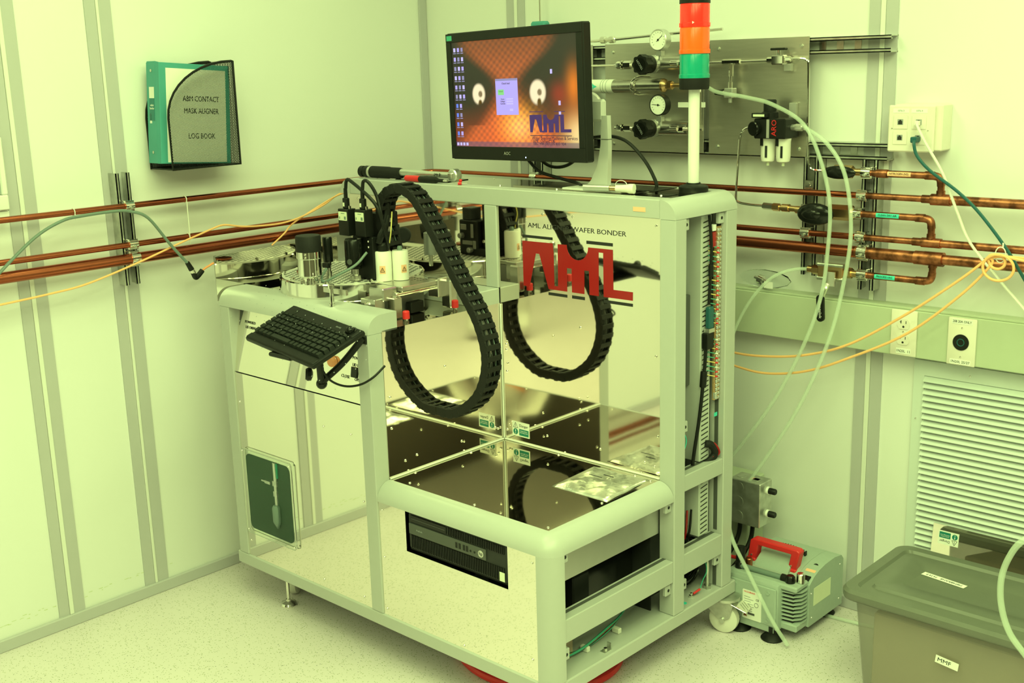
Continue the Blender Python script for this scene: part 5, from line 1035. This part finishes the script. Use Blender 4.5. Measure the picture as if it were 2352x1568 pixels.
# ================================================================ pump
pu = thing('vacuum_pump', 'grey-green diaphragm vacuum pump with a red carrying handle on the floor', 'pump', (1.57, -.25, 0))
PX0, PX1, PY = 1.462, 1.618, -.358
fr2 = G().box(PX0, PX1, PY, -.285, .056, .186, b=.006, seg=2).build('pump_head_cover', 'pump', pu)
G().box(PX0 + .012, PX1 - .004, PY - .004, PY + .002, .066, .176, b=.004).build('front_plate', 'pump', pu)
G().box(PX0 - .004, PX1 + .045, -.34, -.27, .060, .080, b=.003).box(PX0 - .006, PX1 + .045, -.345, -.280, .172, .1885, b=.004).build('head_flange', 'pump', pu)
G().prism([(-.36, .050), (-.335, .050), (-.335, .07), (-.36, .07)], PX0 + .01, PX1 - .01, frame((0, 0, 0), (0, 1, 0), (0, 0, 1))).build('foot_skirt', 'pump', pu)
FIN = proto(G().prism([(0, -.036), (.036, -.030), (.050, -.012), (.052, .010), (.046, .030), (.03, .034), (0, .034)], 0, .0032), 'pump', 'cooling_fin')
for i in range(9):
    inst('cooling_fin', FIN, pu, Matrix.Translation((PX1 - .004, -.305, .078 + i * .0108)))
for i in range(7): inst('cooling_fin', FIN, pu, Matrix.Translation((PX0 + .004, -.305, .082 + i * .0125)) @ Matrix.Rotation(PI, 4, 'Z') @ Matrix.Scale(.45, 4))
G().box(PX1 - .01, PX1 + .030, -.332, -.276, .072, .178).build('fin_core', 'dark', pu)
hp = [(-.285, .058), (-.10, .058), (-.10, .190), (-.112, .204), (-.15, .210), (-.20, .208), (-.235, .202), (-.262, .192), (-.285, .176)]
G().prism(hp, PX0 + .008, 1.625, frame((0, 0, 0), (0, 1, 0), (0, 0, 1))).build('motor_housing', 'pump', pu)
G().prism([(y, z) for y, z in hp], 1.6255, 1.668, frame((0, 0, 0), (0, 1, 0), (0, 0, 1))).build('end_housing', 'pump', pu)
G().cyl((1.50, -.225, .150), (1.60, -.225, .150), .066, n=40).build('rotor_dome', 'pump', pu)
rb = [(0.0, .0), (0.0045, .0), (.0045, .012), (0, .012)]; RIB = proto(G().box(0, .003, -.010, 0, 0, .014), 'black', 'vent_rib')
for i in range(14): inst('vent_rib', RIB, pu, Matrix.Translation((1.498 + i * .0078, -.182, .207 + .006 * math.sin(PI * i / 13))))
hl = G(); hl.prism([(1.466, .190), (1.474, .246), (1.482, .252), (1.616, .252), (1.624, .246), (1.612, .190), (1.588, .190), (1.598, .236), (1.498, .236), (1.491, .190)], .235, .262, frame((0, 0, 0), (1, 0, 0), (0, 0, 1)))
h_ = hl.build('carrying_handle', 'red', pu); bv = h_.modifiers.new('b', 'BEVEL'); bv.width = .003; bv.segments = 2; bv.limit_method = 'ANGLE'
G().box(1.464, 1.493, -.266, -.230, .178, .197, b=.003).box(1.586, 1.615, -.266, -.230, .178, .197, b=.003).build('handle_foot', 'red', pu)
for x in (1.480, 1.600): screw(h_, frame((x, -.263, .205), (1, 0, 0), (0, .3, 1)), .9)
G().cyl((1.485, -.325, .196), (1.628, -.318, .193), .0075, n=14).build('cross_hose', 'cable_green', pu)
for x in (1.480, 1.632): G().lathe([(.010, .176), (.013, .180), (.013, .192), (.012, .205), (.009, .208)], (x, -.322, 0), n=14).build('hose_elbow', 'black_gloss', pu)
G().cyl((1.625, -.32, .195), (1.606, -.32, .195), .010, n=12).build('hose_sleeve', 'black', pu)
G().lathe([(.009, 0), (.009, .006), (.011, .006), (.011, .028), (.0095, .030)], (1.653, -.306, .184), n=16).build('vent_cap', 'chrome', pu); G().lathe([(.010, 0), (.010, .022), (.008, .024)], (1.492, -.296, .186), n=16).build('vent_cap', 'copper_old', pu)
G().cyl((1.470, -.31, .208), (1.440, -.31, .205), .005, n=10).build('valve_lever', 'red', pu); G().cyl((1.478, -.318, .20), (1.478, -.312, .245), .012, n=12).build('inlet_hose', 'black', pu)
nd = Vector((0, .105, .085)).normalized()
def ST(x, k, e=.0006): y = -.285 + .075 * k; z = .177 + .027 * k + .006 * math.sin(PI * k); return frame((x, y - e * .3, z + e), (1, 0, 0), (0, .94, .34))
G(ST(1.648, .18)).box(-.013, .013, -.010, .010, 0, .004, b=.001).build('rocker_switch', 'black_gloss', pu); G(ST(1.648, .55)).box(-.014, .014, -.005, .005, 0, .0006).build('warning_label', 'sticker_orange', pu); G(ST(1.648, .90)).lathe([(.007, 0), (.007, .001)], n=16).build('cover_plug', 'black', pu)
npz = G().prism(rrect(1.515, 1.572, .070, .152, .003), 0, .0006, frame((0, PY - .0042, 0), (1, 0, 0), (0, 0, 1))).build('rating_plate', 'paper', pu)
text('VACUUBRAND', .0062, 'red', npz, BW(1.536, .146, PY - .005), width=.034)
for i in range(7): G().box(1.52, 1.52 + random.uniform(.015, .03), PY - .0053, PY - .0048, .132 - i * .0065, .1332 - i * .0065).build('plate_print', 'grey', npz)
G().box(1.532, 1.552, PY - .0053, PY - .0048, .083, .089).build('barcode', 'darkgrey', npz); text('CE', .008, 'ink', npz, BW(1.560, .130, PY - .005)); G().tube([(1.557 + .006 * math.cos(a), PY - .005, .115 + .006 * math.sin(a)) for a in [2 * PI * k / 12 for k in range(12)]], .0005, 4, 1, True).build('approval_mark', 'ink', npz)
G().add([(1.518, PY - .005, .076), (1.530, PY - .005, .076), (1.524, PY - .005, .087)], [(0, 1, 2)]).build('warning_triangle', 'copper_old', npz, 0)
for x, z in ((1.49, .16), (1.59, .16), (1.59, .082), (1.49, .082)): o = G().lathe([(.006, 0), (.006, .002), (.0035, .002), (.0035, .001)], (x, PY - .004, z), (0, -1, 0), 14).build('cap_screw', 'pump', pu)
G().box(1.6682, 1.6688, -.262, -.17, .11, .16).build('side_label', 'clearlabel', pu)
for x, z, y in ((1.668, .08, -.27), (1.668, .08, -.12), (1.668, .18, -.12), (1.668, .15, -.275)): screw(pu, frame((x, y, z), (0, 1, 0), (0, 0, 1)), .7)
for x, y in ((1.600, -.350), (1.500, -.350), (1.50, -.13), (1.63, -.13)): G().lathe([(.030, .030), (.031, .033), (.022, .042), (.012, .047), (.012, .066)], (x, y, 0), n=20).build('rubber_foot', 'black', pu)
pu.location += Vector((-.065, .056, -.030))
tag(G().tube([(1.395, -.134, .085), (1.375, -.15, .07), (1.372, -.18, .11), (1.397, -.244, .155)], .007, 8).build('pump_cable', 'black'), 'black hose at the left end of the pump', 'hose')
# ================================================================ storage box
bn = thing('storage_box', 'large grey translucent plastic storage box with lid', 'storage box', (2.10, -.30, 0))
LX0, LX1, LY0, LY1, LZ = 1.800, 2.42, -.470, -.135, .290
def shell(x0, x1, y0, y1, r, z, n=6): return [(a, b, z) for a, b in rrect(x0, x1, y0, y1, r, n)]
rings = [shell(1.850, 2.37, -.425, -.175, .03, .0), shell(1.846, 2.374, -.428, -.172, .032, .006), shell(1.824, 2.396, -.448, -.154, .035, .262), shell(1.818, 2.40, -.453, -.149, .036, .268), shell(1.815, 2.403, -.456, -.147, .036, .280)]
k = len(rings[0]); vs = [p for r in rings for p in r]; fc = [(i * k + j, i * k + (j + 1) % k, (i + 1) * k + (j + 1) % k, (i + 1) * k + j) for i in range(len(rings) - 1) for j in range(k)] + [tuple(range(k))[::-1]]
o = G().add(vs, fc).build('tub', 'bin', bn); sm = o.modifiers.new('s', 'SOLIDIFY'); sm.thickness = .002
rl = [shell(LX0 + .002, LX1 - .002, LY0 + .002, LY1 - .002, .038, .264), shell(LX0, LX1, LY0, LY1, .04, .270), shell(LX0, LX1, LY0, LY1, .04, .282), shell(LX0 + .006, LX1 - .006, LY0 + .006, LY1 - .006, .036, .290), shell(LX0 + .030, LX1 - .030, LY0 + .030, LY1 - .030, .02, .290), shell(LX0 + .036, LX1 - .036, LY0 + .036, LY1 - .036, .016, .284), shell(LX0 + .055, LX1 - .055, LY0 + .055, LY1 - .055, .014, .284), shell(LX0 + .060, LX1 - .060, LY0 + .060, LY1 - .060, .012, .290), shell(LX0 + .105, LX1 - .105, LY0 + .105, LY1 - .105, .010, .290), shell(LX0 + .112, LX1 - .112, LY0 + .112, LY1 - .112, .008, .285)]
vs = [p for r in rl for p in r]; fc = [(i * k + j, i * k + (j + 1) % k, (i + 1) * k + (j + 1) % k, (i + 1) * k + j) for i in range(len(rl) - 1) for j in range(k)] + [tuple((len(rl) - 1) * k + j for j in range(k))]
o = G().add(vs, fc).build('lid', 'lid', bn); sm = o.modifiers.new('s', 'SOLIDIFY'); sm.thickness = .002
lb = G(frame((1.972, -.275, .2862), (1, -.13, 0), (.13, 1, 0))).box(-.054, .054, -.009, .009, 0, .0006).build('lid_label', 'paper', bn)
text('MEMBRANE   M M F', .010, 'ink', lb, frame((1.972, -.275, .287), (-1, .13, 0), (-.13, -1, 0)), width=.09)
lb = G(frame((2.058, -.449, .176), (1, 0, -.12), (.12, 0, 1))).box(-.026, .026, -.009, .009, .0, .0008).build('box_label', 'paper', bn); text('MMF', .013, 'ink', lb, frame((2.052, -.4501, .1765), (1, 0, -.12), (.12, 0, 1)), width=.030)
tag(G().box(1.868, 2.34, -.415, -.19, .006, .225, b=.003).build('cardboard_box', 'card'), 'plain cardboard inside the grey storage box', 'box')
# ================================================================ steel panel leaning on the wall, ring on the floor
PM = frame((1.836, -.020, .315), (1, 0, 0), (0, .13, 1))
t = thing('spare_panel', 'polished steel cover panel leaning on the wall behind the storage box', 'panel', (2.08, -.06, 0)); G(PM).box(0, .50, -.313, 0, -.003, 0).build('sheet', 'mirror_flat', t)
danger_sign(t, PM @ Matrix.Translation((.042, -.032, .0003)) @ Matrix.Rotation(PI, 4, 'Z'), .85)
o = G(MM).tube([(.90 + .22 * math.cos(a), .30 + .19 * math.sin(a), .012) for a in [2 * PI * i / 20 for i in range(20)]], .011, 10, 4, True).build('floor_ring', 'red'); tag(o, 'bright red hoop lying on the floor under the bonder', 'hoop')
ctube([(2.30, -.55, .60), (2.234, -.55, .547), (2.208, -.55, .503), (2.196, -.55, .452), (2.20, -.55, .396), (2.219, -.55, .344), (2.251, -.55, .307), (2.30, -.55, .26)], 'thick clear tube bowing in front of the storage box lid at the right edge', .0065)

# ================================================================ the photographer, seen only in the polished steel
ps = thing('person', 'person in a hooded white cleanroom suit raising a black camera, mirrored in the steel panels', 'person', (3.20, -3.045, 0), math.atan2(.66, .75))
PMx = ROOT[ps.name] @ Matrix.Rotation(0, 4, 'Z')                     # local +y looks at the bonder
J = {'pel': ((0, 0, .92), .155), 'bel': ((0, .01, 1.05), .150), 'che': ((0, 0, 1.25), .165), 'nek': ((0, .0, 1.44), .070), 'hea': ((0, .02, 1.54), .085),
     'hl': ((-.10, 0, .86), .105), 'kl': ((-.12, .02, .48), .075), 'al': ((-.13, -.01, .10), .055), 'tl': ((-.14, .14, .045), .045),
     'hr': ((.10, 0, .86), .105), 'kr': ((.12, .02, .48), .075), 'ar': ((.13, -.01, .10), .055), 'tr': ((.14, .14, .045), .045),
     'sl': ((-.19, .0, 1.38), .080), 'el': ((-.27, .10, 1.16), .055), 'wl': ((-.10, .155, 1.40), .036), 'sr': ((.19, .0, 1.38), .080), 'er': ((.27, .10, 1.16), .055), 'wr': ((.10, .155, 1.40), .036)}
E_ = [('pel', 'bel'), ('bel', 'che'), ('che', 'nek'), ('nek', 'hea'), ('pel', 'hl'), ('hl', 'kl'), ('kl', 'al'), ('al', 'tl'), ('pel', 'hr'), ('hr', 'kr'), ('kr', 'ar'), ('ar', 'tr'), ('che', 'sl'), ('sl', 'el'), ('el', 'wl'), ('che', 'sr'), ('sr', 'er'), ('er', 'wr')]
ks = list(J); me = bpy.data.meshes.new('suit_body'); me.from_pydata([J[k][0] for k in ks], [(ks.index(a), ks.index(b)) for a, b in E_], [])
bo = bpy.data.objects.new('suit_body', me); COL.objects.link(bo); bo.parent = ps; ROOT[bo.name] = ROOT[ps.name]
sk = bo.modifiers.new('skin', 'SKIN'); sk.use_smooth_shade = True; sb_ = bo.modifiers.new('sub', 'SUBSURF'); sb_.levels = 2; sb_.render_levels = 2
for i, k in enumerate(ks): me.skin_vertices[0].data[i].radius = (J[k][1], J[k][1]); me.skin_vertices[0].data[i].use_root = (k == 'pel')
me.materials.append(MATS['suit'])
G(PMx).sph((0, .025, 1.585), .112, 20, (.88, 1.0, 1.18)).build('hood', 'suit', ps)
fa = G(PMx).sph((0, .062, 1.575), .085, 18, (.82, .85, 1.1)).build('face', 'skin', ps)
for x in (-.032, .032): G(PMx).sph((x, .128, 1.592), .011, 10).build('eye', 'white', fa)
G(PMx).sph((0, .140, 1.568), .014, 10, (.8, 1, 1.3)).build('nose', 'skin', fa); G(PMx).box(-.055, .055, .10, .142, 1.505, 1.556, b=.012, seg=2).build('face_mask', 'white', ps)
G(PMx).tube([(-.165, .10, 1.30), (0, .172, 1.18), (.165, .10, 1.05)], .012, 8).tube([(-.158, .04, 1.03), (-.09, .16, 1.02), (.09, .16, 1.02), (.158, .04, 1.03)], .014, 8).build('strap', 'orange', ps)
for sx in (-1, 1):
    hd_ = G(PMx).sph((sx * .082, .165, 1.435), .036, 12, (.65, .8, 1.1)).build('hand', 'white', ps)
    for i, (ln, dz) in enumerate(((.050, .030), (.056, .012), (.054, -.006), (.044, -.022))):
        G(PMx).tube([(sx * .078, .178, 1.435 + dz), (sx * (.076), .205, 1.437 + dz), (sx * (.076 - ln * .35), .2175, 1.437 + dz), (sx * (.076 - ln * .75), .218, 1.436 + dz)], .0085, 8, 3).build('finger', 'white', hd_)
    G(PMx).tube([(sx * .072, .150, 1.415), (sx * .058, .142, 1.43), (sx * .044, .140, 1.45)], .0095, 8, 3).build('thumb', 'white', hd_)
cm = thing('camera', 'black photo camera held up by the person in the suit', 'camera', PMx @ Vector((0, .18, 1.42)), math.atan2(.66, .75))
G(PMx).box(-.066, .066, .150, .206, 1.41, 1.51, b=.008, seg=2).box(-.028, .028, .150, .20, 1.505, 1.535, b=.006).build('camera_body', 'black', cm); G(PMx).lathe([(.036, 0), (.036, .022), (.032, .024)], (0, .206, 1.455), (0, 1, 0), 24).build('camera_lens', 'black_gloss', cm)
